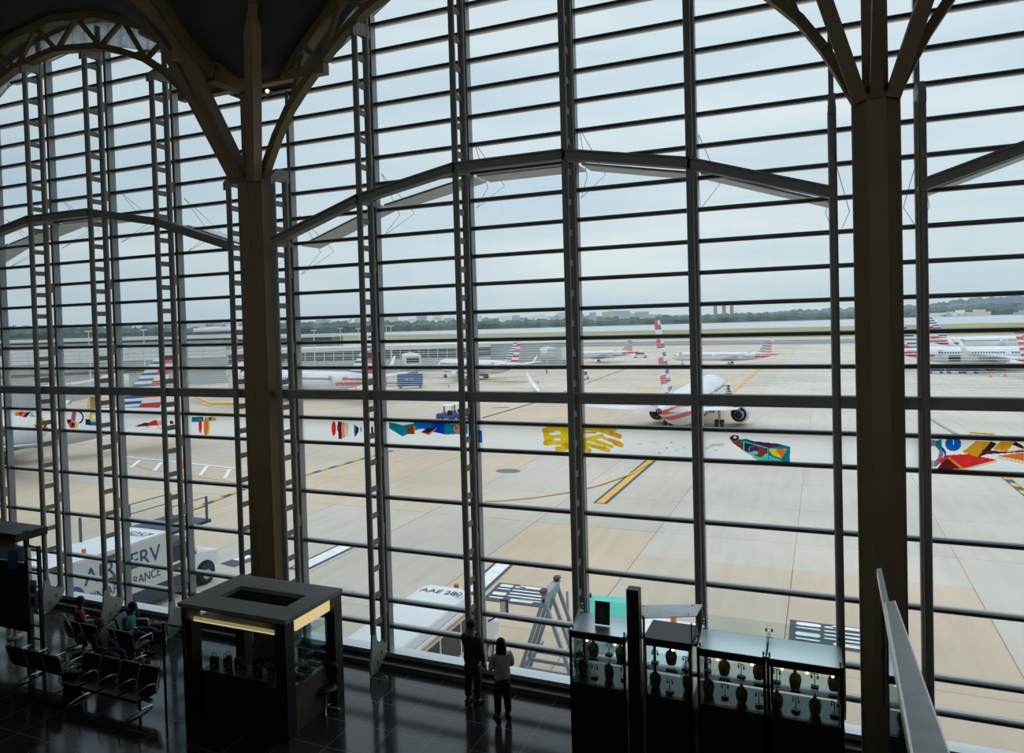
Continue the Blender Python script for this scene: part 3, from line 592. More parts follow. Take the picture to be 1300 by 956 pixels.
# ---------------------------------------------------------------- aircraft
def airfoil(le,te,th,n=5):
    "ring of points around a wing section from leading to trailing edge; th = thickness vector (Vector)"
    le=Vector(le); te=Vector(te); th=Vector(th); pr=[(0,0),(.06,.5),(.3,1),(.65,.7),(1,.05)]
    up=[le.lerp(te,a)+th*b*.5 for a,b in pr]; dn=[le.lerp(te,a)-th*b*.5 for a,b in reversed(pr[1:])]
    return up+dn
def wheel_mb(c,r,w,mb): 
    mb.lathe([(r*.5,-w/2),(r*.92,-w/2),(r,-w*.3),(r,w*.3),(r*.92,w/2),(r*.5,w/2)],c,(0,1,0),16)
    mb.lathe([(0,-w*.4),(r*.5,-w*.5)],c,(0,1,0),12,1); mb.lathe([(0,w*.4),(r*.5,w*.5)],c,(0,1,0),12,1)
def aircraft(name,label,loc,rz,Lf,Rd,zc,span,fin_h,kind='jet',rear=False,ttail=False,wz=.30,wingx=.42,chord=.17,gear=(.5,2.86),glets=2.4,nose=True,stripes=True):
    """nose at local x=0, tail at x=-Lf, wings along y, ground at z=0"""
    root=empty(name,loc,rz,label,'airplane')
    st=[(0,.03,-.28),(.012,.28,-.26),(.03,.5,-.2),(.055,.72,-.12),(.085,.9,-.04),(.12,1,0),(.3,1,0),(.5,1,0),(.62,1,0),(.68,.98,.02),(.73,.92,.07),(.78,.83,.15),(.83,.70,.25),(.88,.54,.36),(.93,.36,.46),(.97,.2,.52),(1.0,.08,.55)]
    fine=[]
    for (a,b) in zip(st,st[1:]):
        k=max(1,int((b[0]-a[0])*60)) if a[0]<.6 else max(2,int((b[0]-a[0])*230))
        for i in range(k): t=i/k; fine.append(tuple(a[q]+(b[q]-a[q])*t for q in range(3)))
    fine.append(st[-1]); n=56
    rings=[]; info=[]
    for f,s,zo in fine:
        rings.append([(-f*Lf,Rd*s*math.sin(2*PI*j/n),zc+Rd*zo+Rd*s*math.cos(2*PI*j/n)) for j in range(n)])
    def mf(i,j):
        f=fine[i][0]; z=(rings[i][j][2]-zc)/Rd
        if stripes and f>.74:
            if .28<z<.55 and f>.80: return 1
            if -.18<z<.10 and f>.76: return 1
        return 0
    MB().loft(rings,mf=mf).build('fuselage',[SILVER,RED],root)
    # windows
    m=MB(); x=.13*Lf
    while x<.74*Lf:
        if not (.40*Lf<x<.42*Lf):
            for s in (-1,1):
                a=1.22; zz=zc+Rd*math.cos(a); yy=s*(Rd*math.sin(a)+.012)
                m.add([(-x,yy,zz+.17),(-x-.26,yy,zz+.17),(-x-.26,yy+s*.06,zz-.17),(-x,yy+s*.06,zz-.17)],[(0,1,2,3)])
        x+=.5
    o=m.build('cabin_windows',DARK,root); o['kind']='stuff'
    m=MB()
    for s in (-1,1):
        f=.034; 
        m.add([(-.030*Lf,s*.02,zc+Rd*.32),(-.030*Lf-.02,s*Rd*.42,zc+Rd*.22),(-.052*Lf,s*Rd*.55,zc+Rd*.38),(-.048*Lf,s*.02,zc+Rd*.56)],[(0,1,2,3)])
        m.add([(-.034*Lf,s*Rd*.47,zc+Rd*.2),(-.056*Lf,s*Rd*.70,zc+Rd*.20),(-.062*Lf,s*Rd*.66,zc+Rd*.38),(-.05*Lf,s*Rd*.56,zc+Rd*.38)],[(0,1,2,3)])
    each(m,'cockpit_window',DARK,root)
    m=MB()
    for s in (-1,1):
        for f in (.105,.735):
            y=s*(Rd*1.004*(1 if f<.5 else .93)); zz=zc+.1*Rd; m.box((-f*Lf,y,zz+.2),(.85,.02,1.75))
    each(m,'door',mat('door outline grey',(.48,.5,.52),.5),root)
    # wings
    wx=-wingx*Lf; c0=chord*Lf; zw=zc-wz*Rd; hs=span/2
    for s in (-1,1):
        R_=[]
        for t,c,sw,dz,th in ((.0,c0*1.15,0,0,.55),(.12,c0,.05*hs,.1,.45),(.4,c0*.62,.24*hs,.028*span*.4+.25,.28),(1,c0*.24,.58*hs,.055*span,.10)):
            y=s*(Rd*.55+t*(hs-Rd*.55)); le=(wx-sw,y,zw+dz); te=(wx-sw-c,y,zw+dz-.05)
            R_.append(airfoil(le,te,(0,0,th)))
        MB().loft(R_).build('wing',SILVER,root)
        y=s*hs; 
        if glets:
            zt=zw+.055*span
            R2=[airfoil((wx-.58*hs,y,zt),(wx-.58*hs-c0*.24,y,zt),(0,.1,0)),airfoil((wx-.6*hs-.3,y+s*.35,zt+glets*.3),(wx-.58*hs-c0*.26,y+s*.35,zt+glets*.3),(0,.08,0)),airfoil((wx-.62*hs-.9,y+s*.55,zt+glets),(wx-.62*hs-1.4,y+s*.55,zt+glets),(0,.05,0))]
            MB().loft(R2,mf=lambda i,j:0).build('winglet',[WHT2],root)
    m=MB(); m.ball((wx-c0*.5,0,zc-.72*Rd),(c0*.85,Rd*.75,Rd*.42)); m.build('wing_root_fairing',GREYP,root)
    # fin with flag stripes
    fx=-.80*Lf; ztop=fin_h; zb=zc+.62*Rd
    N_=19; rg=[]; cr_=.165*Lf*(.9 if not rear else .75); ct=cr_*.42; sweep=(ztop-zb)*(.78 if not rear else .62)
    for i in range(N_+1):
        t=i/N_; z=zb+(ztop-zb)*t; le=fx-sweep*t-(0 if t>.1 else -(.1-t)*cr_*2.0); c=cr_+(ct-cr_)*t; te=fx-sweep*t-c
        sp=le+(te-le)*(.52); w=.30*(1-.6*t)
        rg.append([(le,0,z),(le-.25*c,w/2,z),(sp,w/2,z),(te,0,z),(sp,-w/2,z),(le-.25*c,-w/2,z)])
    def fm(i,j):
        if not stripes or i<1 : return 0
        if j in (0,1,4,5): return 2 if i%2 else 0
        return 1 if i%4 in (1,2) else 0
    MB().loft(rg,mf=fm,smooth=False).build('tail_fin',[WHT2,RED,BLUE],root)
    # tailplanes
    for s in (-1,1):
        if ttail: x0=fx-sweep-.0; z0=ztop; c=ct*1.15; sp_=.36*span/2; y0=0
        else: x0=-.865*Lf; z0=zc+.45*Rd; c=.105*Lf; sp_=.40*span/2; y0=s*Rd*.3
        R_=[airfoil((x0,y0,z0),(x0-c,y0,z0),(0,0,.24)),airfoil((x0-sp_*.6,s*sp_,z0+(.0 if ttail else .55)),(x0-sp_*.6-c*.42,s*sp_,z0+(.0 if ttail else .55)),(0,0,.1))]
        MB().loft(R_).build('tailplane',SILVER,root)
    # engines
    for s in (-1,1):
        if rear: ex,ey,ez,er,el=-.70*Lf,s*(Rd+.75),zc+.35*Rd,.62,3.6
        else: ex,ey,ez,er,el=wx-.0*hs+.0,s*span*.138,zw-(1.18 if wz<.5 else .6),1.08 if Rd>1.8 else .85,4.0
        m=MB(); m.lathe([(er*.62,-.5),(er*.72,-.05),(er*.83,0),(er*.98,-.35),(er*1.05,-1.1),(er*1.0,-2.0),(er*.80,-el*.78),(er*.76,-el*.78)],(ex,ey,ez),(1,0,0),24)
        e=m.build('engine',[SILVER,BLACK],root)
        m=MB(); m.lathe([(er*.76,-el*.77),(er*.55,-el*.76)],(ex,ey,ez),(1,0,0),20,1); m.lathe([(er*.6,-el*.5),(er*.55,-el*.76),(er*.42,-el*.95),(er*.38,-el*.95)],(ex,ey,ez),(1,0,0),20,0); m.lathe([(er*.38,-el*.94),(er*.28,-el*.92),(er*.16,-el*1.02),(0,-el*1.1)],(ex,ey,ez),(1,0,0),16,1)
        m.lathe([(0,-.1),(er*.22,-.4),(er*.64,-.45)],(ex,ey,ez),(1,0,0),18,1); x=m.build('exhaust_and_fan',[GREYP,BLACK],e)
        m=MB()
        if rear: m.box2((ex-1,s*Rd*.6,ez-.12),(ex-2.8,ey,ez+.12))
        else: m.prism([(ex-.8,ez+er*.8),(ex-3.4,ez+er*.5),(ex-5.2,zw-.1),(ex-4.4,zw+.25),(ex-2.4,zw+.3)],ey-.15,ey+.15,'y')
        m.build('pylon',SILVER,root)
    # gear
    gx=-gear[0]*Lf; wr=.55 if Rd>1.5 else .4
    for s in (-1,1):
        m=MB(); m.tube([(gx,s*gear[1],zw+.2),(gx,s*gear[1],wr)],.13,8); m.tube([(gx-.05,s*gear[1],zw-.1),(gx,s*(gear[1]-1.0),zw+.4)],.07,6); g=m.build('main_gear',GREYP,root)
        for q in (-.32,.32):
            m=MB(); wheel_mb((gx,s*gear[1]+q,wr),wr,.34,m); m.build('wheel',[BLACK,GREYP],g)
    m=MB(); nx=-.11*Lf; m.tube([(nx,0,zc-.8*Rd),(nx,0,wr*.7)],.09,8); g=m.build('nose_gear',GREYP,root)
    m=MB(); 
    for q in (-.2,.2): wheel_mb((nx,q,wr*.72),wr*.7,.22,m)
    m.build('nose_wheels',[BLACK,GREYP],g)
    return root
# centre: seen from behind, on the taxi line
B738=dict(Lf=38.0,Rd=1.93,zc=3.15,span=34.3,fin_h=12.4,gear=(.505,2.86),wingx=.36)
p=aircraft('narrowbody_airliner','silver airliner with striped tail taxiing away, seen from behind in the middle of the apron',(XL+.5,88.6,0),PI/2,**B738)
m=MB(); m.lathe([(.28,0),(.0,.1)],(-37.95,0,4.2),(-1,0,0),12); m.build('exhaust_outlet',BLACK,p)
def plane_between(name,label,nose,tail,**k):
    d=Vector(nose)-Vector(tail); rz=math.atan2(d.y,d.x); return aircraft(name,label,(nose[0],nose[1],0),rz,**k)
plane_between('narrowbody_airliner','silver airliner with blue and red striped tail parked just right of the kiosk column',(-106,95.5),(-67.6,88.4),**dict(B738,Lf=39))
E17=dict(wz=.7,Lf=31.0,Rd=1.6,zc=2.95,span=27,fin_h=9.75,gear=(.5,2.6),wingx=.36,glets=1.5)
plane_between('regional_jet','silver regional jet at a far gate, its striped tail near the middle of the view',(-86.5,141.5),(-57,127.5),**dict(E17,fin_h=9.3))
plane_between('regional_jet','white regional jet behind the art band at the far left with a striped tail',(-83.6,19.0),(-65.4,43.0),**dict(E17,Rd=1.75,zc=3.1))
ERJ=dict(Lf=28.5,Rd=1.15,zc=2.35,span=21,fin_h=6.5,gear=(.56,2.0),wingx=.48,chord=.14,rear=True,ttail=True,glets=0)
q=plane_between('small_commuter_jet','small white commuter jet with high striped tail crossing right behind the taxiing airliner',(-38.4,186.5),(-10,183.5),**ERJ)
plane_between('small_commuter_jet','small white commuter jet with striped tail parked left of the white van',(-78,196),(-51.5,206),**dict(ERJ,Lf=28.2))
plane_between('narrowbody_airliner','long silver airliner parked right of the handrail column, its tail hidden by the column',(51,164),(12.5,167),**B738)
plane_between('regional_jet','distant airliner with only its striped tail showing, beside the wall post past the handrail column',(62,238),(25.5,228),**dict(E17,fin_h=11.4,Lf=36,zc=3.4,Rd=1.8))
plane_between('regional_jet','airliner at the right edge with red and blue striped tail, nose away to the right',(62,154),(30.5,145),**dict(E17,fin_h=8.6,zc=2.6))
# ---------------------------------------------------------------- terminal pier and far buildings
RIB=mat('ribbed pale wall panels',(.40,.43,.44),.7,0,.06,.4); GRNP=mat('grey green wall panels',(.30,.34,.33),.6,0,.1,.3); WPAN=mat('white facade panels',(.60,.61,.61),.6,0,.05,.4)
GLF=mat('dark facade glazing',(.07,.085,.10),.2,0,.2,.3); ROOFM=mat('pale roof membrane',(.45,.47,.48),.9,0,.1,.1)
def facade(name,label,a,b,depth,layers,bays,cat='building'):
    "a,b ground points of the front; layers: (z0,z1,material,offset)"
    a=Vector((a[0],a[1],0)); b=Vector((b[0],b[1],0)); d=(b-a); Ln=d.length; d/=Ln; n=Vector((-d.y,d.x,0)); 
    if n.dot(a-Vector((0,0,0)))<0: n=-n
    root=empty(name,tuple(a),math.atan2(d.y,d.x),label,cat); sgn=1 if Vector((-d.y,d.x,0)).dot(n)>0 else -1
    for i,(z0,z1,m,off,pn) in enumerate(layers):
        MB().box2((0,-off*sgn,z0),(Ln,depth*sgn,z1)).build(pn,m,root)
    return root,Ln,sgn
r_,Ln,sg=facade('terminal_pier','long low pale terminal pier with white and grey green panels at the far left',(-185,62),(-134,122),16,[(0,3.3,RIB,0,'ribbed_wall'),(3.3,3.6,mat('orange trim',(.55,.36,.14),.6),.15,'trim_strip'),(3.6,4.3,GLF,-.2,'dark_strip'),(4.3,6.4,GRNP,.3,'green_panels'),(6.4,8.8,WPAN,.6,'white_panels'),(8.8,9.2,ROOFM,-.5,'roof')],10)
m=MB()
for i in range(int(Ln/3.2)): m.box((i*3.2,-.62*sg,7.6),(.08,.05,2.4))
m.box((Ln/2,-.62*sg,7.2),(Ln,.05,.08)); m.box((Ln/2,-.62*sg,8.0),(Ln,.05,.08)); m.build('panel_joints',GREYP,r_)
m=MB()
for i in range(int(Ln/.8)): m.box((i*.8,-.02*sg,1.65),(.1,.08,3.3))
m.build('wall_ribs',mat('pale rib',(.34,.37,.38),.7),r_)
r_,Ln,sg=facade('terminal_pier','long grey terminal pier with a band of dark windows under a white roof edge',(-150,139),(-86,172),14,[(0,3.6,RIB,0,'ribbed_wall'),(3.6,6.2,GLF,-.2,'window_band'),(6.2,7.3,WPAN,.8,'roof_edge')],10)
m=MB()
for i in range(int(Ln/2.6)): m.box((i*2.6,-.0*sg,4.9),(.16,.5,2.6))
m.box((Ln/2,0,5.0),(Ln,.45,.12)); m.build('window_frames',WPAN,r_)
r_,Ln,sg=facade('terminal_pier','blank grey corrugated pier building behind the mid distance gate',(-98,176),(-66,188),10,[(0,6.6,RIB,0,'corrugated_wall'),(6.6,7.0,WPAN,.2,'roof_edge')],10)
m=MB()
for i in range(14): m.box((Ln/2,-.03*sg,.5+i*.45),(Ln,.06,.06))
m.build('corrugation',mat('pale rib',(.34,.37,.38),.7),r_)
r_,Ln,sg=facade('roof_plant_building','boxy grey upper building with dark louvres behind the pier',(-168,162),(-140,172),12,[(0,8.4,GRNP,0,'wall'),(8.4,10.0,GLF,.05,'louvres'),(10.0,10.9,WPAN,.3,'roof_edge')],10)
r_,Ln,sg=facade('parking_garage','long white parking garage with dark deck openings at the far left',(-330,170),(-196,196),30,[(0,9.4,GRNP,0,'lower_wall'),(9.4,10.2,GLF,-.6,'deck_opening'),(10.2,11.6,WPAN,.1,'parapet'),(11.6,12.1,GLF,-3,'roof_deck')],10)
for X,l in ((-222,'round pale ramp drum above the garage, left of the two'),(-203,'round pale ramp drum above the garage, right of the two')):
    root=empty('ramp_drum',(X,206,0),label=l,cat='building')
    m=MB(); m.lathe([(6.5,0),(6.5,11.5),(7.6,12.2),(7.4,14.2),(0,14.6)],(0,0,0),(0,0,1),28); m.build('drum',WPAN,root)
    m=MB(); m.lathe([(7.7,12.3),(7.7,12.6)],(0,0,0),(0,0,1),28); m.build('dark_band',GLF,root)  # dark ring standing slightly proud of the drum's flared rim
def jet_bridge(label,a,b,z=3.9):
    a=Vector((a[0],a[1],0)); b=Vector((b[0],b[1],0)); d=b-a; Ln=d.length; root=empty('jet_bridge',tuple(a),math.atan2(d.y,d.x),label,'jet bridge')
    m=MB(); m.lathe([(0,z-1.3),(2.1,z-1.3),(2.1,z+1.6),(0,z+1.9)],(0,0,0),(0,0,1),16); m.lathe([(.5,0),(.5,z-1.3)],(0,0,0),(0,0,1),12); m.build('rotunda',WPAN,root)
    m=MB(); m.box2((1.8,-1.3,z-1.1),(Ln*.55,1.3,z+1.4)); m.box2((Ln*.5,-1.5,z-1.3),(Ln-2.5,1.5,z+1.6)); m.build('tunnel',mat('jet bridge grey',(.42,.44,.45),.6,0,.08,.5),root)
    m=MB(); m.box2((Ln-3,-2,z-1.5),(Ln,2,z+1.7)); m.build('cab',WPAN,root); MB().box2((Ln-.1,-1.5,z-.2),(Ln+.05,1.5,z+1.2)).build('cab_window',DARK,root)
    m=MB(); m.box((Ln*.75,-1.1,z/2-.6),(.35,.35,z-1.2)); m.box((Ln*.75,1.1,z/2-.6),(.35,.35,z-1.2)); m.box((Ln*.75,0,1.2),(.5,2.6,.4)); g=m.build('drive_column',GREYP,root)
    for s in (-1,1):
        m=MB(); wheel_mb((Ln*.75,s*.9,.5),.5,.4,m); m.build('wheel',[BLACK,GREYP],g)
    m=MB(); 
    for i in range(8): m.box((Ln-3.4-i*.32,-2.3,z-1.4-i*.33),(.3,.9,.06))
    m.bar((Ln-3.3,-2.75,z-.4),(Ln-6,-2.75,.9),.05,.05); m.build('service_stair',GREYP,root)
gx=lambda x,y,Z=0: tuple(atz(x,y,Z)[:2])
jet_bridge('jet bridge reaching the gate airliner just left of its nose',(-99,150),(-90.5,137))
jet_bridge('pale jet bridge between the two distant striped tails in the middle',(-72,180),(-62,174))
jet_bridge('pale jet bridge at the nose of the commuter jet left of the white van',(-84,190),(-77,196))
jet_bridge('jet bridge at the nose of the airliner behind the kiosk column',(-118,112),(-108,99))
jet_bridge('jet bridge at the far left beyond the regional jet',(-112,74),(-92,40))
# yellow passenger stair / loader behind the regional jet
root=empty('mobile_stair',G(118,540)+(0,),rz=2.4,label='yellow mobile stair behind the regional jet at the left',cat='stair')
m=MB(); 
for i in range(12): m.box((i*.42,0,.5+i*.28),(.4,1.4,.06))
each(m,'step',GREYP,root)
for s in (-1,1): MB().bar((-.2,s*.75,.9),(5,s*.75,4.4),.12,.35).build('side_rail',YEL,root)
m=MB(); m.box((4.9,0,1.8),(.2,1.4,3.6)); m.box((2.4,0,.4),(5,1.5,.3)); m.build('frame',YEL,root)
# yellow fuel hose boom in front of the nose behind the kiosk column
m=MB(); P=[Vector(G(x,y)+(z,)) for x,y,z in ((243,506,1.2),(252,512,.9),(268,516,.5),(300,516,.5),(330,517,.5))]; m.tube(P,.22,8)
tag(m.build('service_hose',mat('yellow hose',(.72,.45,.04),.5),local=tuple(P[0])),'thick yellow hose on the apron left of the kiosk column','hose')
# light masts
def mast(px,py,dist,top,label,arms=2):
    v=ray(px,py); p=CAM+v*(dist/ v.length); p=Vector((p.x,p.y,0)); root=empty('light_mast',tuple(p),YAW,label,'light mast')
    m=MB(); m.tube([(0,0,0),(0,0,top)],[.16,.08],8); m.build('pole',WPAN,root)
    m=MB(); 
    for s in (-1,1): m.box((s*.45,0,top),(.5,.4,.22))
    m.box((0,0,top-.1),(1.2,.1,.1)); m.build('lamp_head',WPAN,root)
for i,(x,y,d,t,l) in enumerate([(399,440,205,12.2,'white light mast left of the striped tail, in front of the windowed pier'),(432,420,210,12.6,'white light mast above the pier roof, right of the first'),(455,420,215,12.4,'white light mast just left of the second wall post from the kiosk column'),(497,440,200,12.8,'tall white light mast right of the second wall post'),(491,440,230,13,'white light mast close behind another, right of the second wall post'),(182,415,185,13.4,'small white floodlight mast above the garage at the far left, right of the two'),(112,415,185,13.4,'small white floodlight mast above the garage at the far left, left of the two')]): mast(x,y,d,t,l)
# city, trees and hills across the river
CB=[mat('pale city building',(.72,.73,.73),.9,0,.1,.01),mat('sandy city building',(.62,.58,.52),.9,0,.1,.01),mat('grey city building',(.42,.46,.49),.9,0,.1,.01)]
hor=lambda x: 407-.0315*(x-650)
RB=random.Random(3)
for i in range(95):
    x=RB.uniform(-40,860) if i<85 else RB.uniform(1185,1300); Y=RB.uniform(2500,3200)
    if i>=85: Y=2420
    v=ray(x,hor(x)-RB.uniform(0,8) if i<85 else hor(x)+3); v=ray(x,hor(x)-RB.uniform(2,11)*(1.2 if x<560 else .75)) if i<85 else ray(x,hor(x)+1)
    dd=Y*1.0/max(.35,v.normalized().y); dd=min(dd,4200); p=CAM+v.normalized()*dd
    w=RB.uniform(14,60) if i<85 else RB.uniform(30,70); h=max(14,p.z) if i<85 else RB.uniform(7,12)
    m=MB(); m.box((0,0,h/2),(w,RB.uniform(20,50),h)); 
    if RB.random()<.4: m.box((w*.1,0,h+3),(w*.4,15,6))
    o=m.build('city_building',CB[i%3],loc=(p.x,p.y,0),rz=YAW); tag(o,'small pale city building on the skyline across the river' if i<85 else 'pale building on the far river bank at the right','building','city buildings on the skyline' if i<85 else 'riverside buildings at the right')
p=CAM+ray(452,405).normalized()*3300
root=empty('domed_building',(p.x,p.y,0),YAW,'pale domed public building on the skyline left of the second wall post','building')
m=MB(); m.box((0,0,14),(150,50,28)); m.build('wings',CB[0],root); m=MB(); m.lathe([(22,26),(22,42),(19,44),(17,56),(9,66),(4,69),(3,78),(0,80)],(0,0,0),(0,0,1),24); m.build('dome',CB[0],root)
for i,x in enumerate((908,919,929)):
    v=ray(x,388).normalized(); p=CAM+v*2900; m=MB(); m.tube([(0,0,0),(0,0,p.z)],[8,6.5],12); m.tube([(0,0,p.z-8),(0,0,p.z)],[6.9,6.9],12)
    tag(m.build('chimney_stack',mat('brick chimney',(.36,.30,.27),.9),loc=(p.x,p.y,0)),'%s of the three distant power station chimneys'%['leftmost','middle','rightmost'][i],'chimney')
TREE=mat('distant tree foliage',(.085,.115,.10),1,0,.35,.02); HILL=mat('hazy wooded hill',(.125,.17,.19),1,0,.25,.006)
def ridge(name,label,prof,dist,dz,m,base=0,cat='trees',thick=200,step=3,amp=1):
    "prof: list of (px, py of the top) ; built as a real bank of land at its distance"
    mb=MB(); xs=[]; x=prof[0][0]
    while x<=prof[-1][0]: xs.append(x); x+=step
    ring=[]
    for i,x in enumerate(xs):
        for (a,b),(c,d) in zip(prof,prof[1:]):
            if a<=x<=c: y=b+(d-b)*(x-a)/(c-a); break
        v=ray(x,y); v=v/v.dot(Fw); p=CAM+v*dist
        z=p.z+amp*dz*(mnoise.noise((i*.37,dist*.01,1))+.5*mnoise.noise((i*1.1,2,dist)))
        q=Vector((v.x,v.y,0)).normalized()
        ring.append([(p.x-q.x*thick*.5,p.y-q.y*thick*.5,base),(p.x-q.x*thick*.45,p.y-q.y*thick*.45,z*.55),(p.x-q.x*thick*.2,p.y-q.y*thick*.2,z*.9),(p.x,p.y,z),(p.x+q.x*thick*.5,p.y+q.y*thick*.5,base)])
    mb.loft(ring,smooth=False,cap=False); o=mb.build(name,m); return tag(o,label,cat,kind='stuff')
ridge('tree_belt','dark belt of trees along the far river bank',[(-60,421),(60,415),(160,416),(330,416),(345,411),(470,408),(560,408),(640,407),(760,404),(850,402),(880,401),(940,398),(1010,397),(1075,399),(1180,397)],2250,9,TREE,thick=160,step=2)
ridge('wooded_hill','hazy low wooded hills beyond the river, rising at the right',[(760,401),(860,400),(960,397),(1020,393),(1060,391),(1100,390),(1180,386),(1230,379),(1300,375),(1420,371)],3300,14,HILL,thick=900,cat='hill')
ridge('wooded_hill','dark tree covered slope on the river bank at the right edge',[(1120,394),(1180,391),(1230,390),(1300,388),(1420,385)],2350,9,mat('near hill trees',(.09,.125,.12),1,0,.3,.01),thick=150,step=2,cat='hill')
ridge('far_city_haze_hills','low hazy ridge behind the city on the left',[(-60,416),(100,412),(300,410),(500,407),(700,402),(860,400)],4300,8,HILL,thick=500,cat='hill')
# ---------------------------------------------------------------- ground vehicles
def wheels(root,xs,w,r,t=.28):
    for x in xs:
        for s in (-1,1):
            m=MB(); wheel_mb((x,s*w/2,r),r,t,m); m.build('wheel',[BLACK,GREYP],root)
def car(name,label,loc,rz,L_,W_,Ht,col,cat='car'):
    root=empty(name,loc,rz,label,cat); h=L_/2
    m=MB(); pr=[(-h,.35),(h,.35),(h,.85),(h-.9,1.0),(h-1.5,Ht-.05),(h-1.9,Ht),(-h+.5,Ht),(-h+.1,1.0)]; m.prism(pr,-W_/2,W_/2,'y'); m.build('body',col,root,bevel=.06)
    m=MB(); 
    for s in (-1,1): m.prism([(-h+.5,1.02),(h-1.15,1.02),(h-1.65,Ht-.12),(-h+.65,Ht-.12)],s*(W_/2+.005),s*(W_/2+.02),'y')
    m.add([(h-.93,-W_/2+.15,1.03),(h-.93,W_/2-.15,1.03),(h-1.48,W_/2-.2,Ht-.1),(h-1.48,-W_/2+.2,Ht-.1)],[(0,1,2,3)]); m.build('windows',DARK,root)
    wheels(root,(-h+.85,h-.85),W_-.2,.36,.22); return root
car('white_van','white van driving on the far apron beside the small commuter jet',G(813,454)+(0,),YAW+.1,5,1.9,1.9,WHITE,'van')
car('white_van','small white van at the third wall post on the far apron',G(738,482)+(0,),1.4,4.6,1.9,1.9,WHITE,'van')
def tug(label,loc,rz,col=GSEBLUE,name='baggage_tug'):
    root=empty(name,loc,rz,label,'tug')
    m=MB(); m.prism([(-1.6,.35),(1.6,.35),(1.6,.95),(.4,1.1),(.4,.75),(-.5,.75),(-.5,1.0),(-1.6,1.0)],-.75,.75,'y'); m.build('body',col,root,bevel=.04)
    m=MB()
    for x in (-.5,.55):
        for s in (-1,1): m.tube([(x,s*.68,.9),(x,s*.68,2.0)],.035,6)
    each(m,'cab_post',col,root); MB().box((0,0,2.03),(1.4,1.5,.07)).build('cab_roof',WHITE,root); MB().box((-.1,0,1.05),(.5,1.1,.5)).build('seat',BLACK,root)
    m=MB(); m.box((.62,0,1.5),(.04,1.3,.8)); m.build('windscreen',DARK,root); wheels(root,(-1.0,1.05),1.35,.33); return root
tug('blue tug with an open cab on the apron above the blue art ribbon',G(570,534)+(0,),YAW+PI)
tug('small blue tug right behind another at the second wall post',G(583,532)+(0,),YAW+PI)
tug('small pushback tug in front of the nose of the taxiing airliner',G(920,504)+(0,),1.5,mat('slate tug paint',(.08,.12,.17),.5))
def cart(label,loc,rz,col=GSEBLUE,n='baggage_cart',w=3.4,h=1.7,group=None):
    root=empty(n,loc,rz,label,'cart',group)
    m=MB(); m.box((0,0,.55),(w,1.6,.12)); m.box((-w/2+.04,0,.55+h/2),(.08,1.6,h)); m.box((w/2-.04,0,.55+h/2),(.08,1.6,h)); m.box((0,0,.6+h),(w+.1,1.7,.08)); m.build('frame',col,root)
    m=MB(); 
    for s in (-1,1): m.box((0,s*.78,.6+h/2),(w-.1,.04,h-.1))
    each(m,'curtain',col,root); wheels(root,(-w/2+.5,w/2-.5),1.3,.25,.16); m=MB(); m.bar((w/2,0,.4),(w/2+.9,0,.35),.06,.06); m.build('tow_bar',BLACK,root); return root
c_=cart('blue baggage container cart in front of the gate airliner wing',G(521,493)+(0,),YAW,w=5.0,h=2.3)
m=MB(); m.tube([(-.9,-.83,2.0),(-.5,-.83,1.7),(-.3,-.83,2.1)],.06,5); m.tube([(.1,-.83,2.1),(.4,-.83,1.6),(.7,-.83,2.1)],.06,5); m.build('white_lettering',WHITE,c_)
def belt_loader(label,loc,rz,col=GSEBLUE,rise=2.4):
    root=empty('belt_loader',loc,rz,label,'belt loader'); m=MB(); m.box((0,0,.65),(4.4,1.7,.5)); m.box((-1.5,.5,1.2),(.8,.7,.9)); m.build('chassis',col,root,bevel=.03)
    m=MB(); m.bar((-3,-.2,.9),(3.6,-.2,.9+rise),.9,.18); m.build('conveyor',mat('conveyor pale metal',(.5,.52,.52),.5),root); wheels(root,(-1.5,1.5),1.5,.33); return root
belt_loader('belt loader with a pale raised conveyor left of the blue container cart',G(498,490)+(0,),YAW+.2,GREYP,3.4)
for i,(x,y,l) in enumerate([(1188,474,'blue baggage tug and cart nearest the wall post, under the parked airliner'),(1212,474,'blue baggage cart second from the right wall post, under the parked airliner'),(1232,474,'blue baggage cart third from the right wall post, under the parked airliner')]): cart(l,G(x,y)+(0,),YAW-.4,w=3.0,h=.9)
belt_loader('blue belt loader at the open hold of the parked airliner at the right',G(1215,468)+(0,),1.9)
# open cargo hold on the parked airliner at the right
m=MB(); m.box((0,0,0),(2.2,.1,1.2)); q=aty(1212,455,163.0); tag(m.build('cargo_hold_loader',BLACK,loc=(q.x,q.y,q.z)),'dark open cargo hold box low on the airliner at the right','cargo hold')
CONES=[(570,492,'beside the blue container cart'),(722,491,'in the middle of the apron'),(683,487,'by the pale apron line'),(1258,479,'under the airliner at the right, left of the two'),(1276,478,'under the airliner at the right, right of the two'),(452,494,'by the striped tail right of the kiosk column'),(233,594,'at the wall post left of the kiosk column')]
for x,y,l in CONES:
    m=MB(); m.box((0,0,.03),(.55,.55,.06)); m.lathe([(.2,.05),(.05,.85),(0,.87)],(0,0,0),(0,0,1),12); tag(m.build('traffic_cone',ORANGE,loc=G(x,y)+(0,)),'small orange traffic cone '+l,'cone')
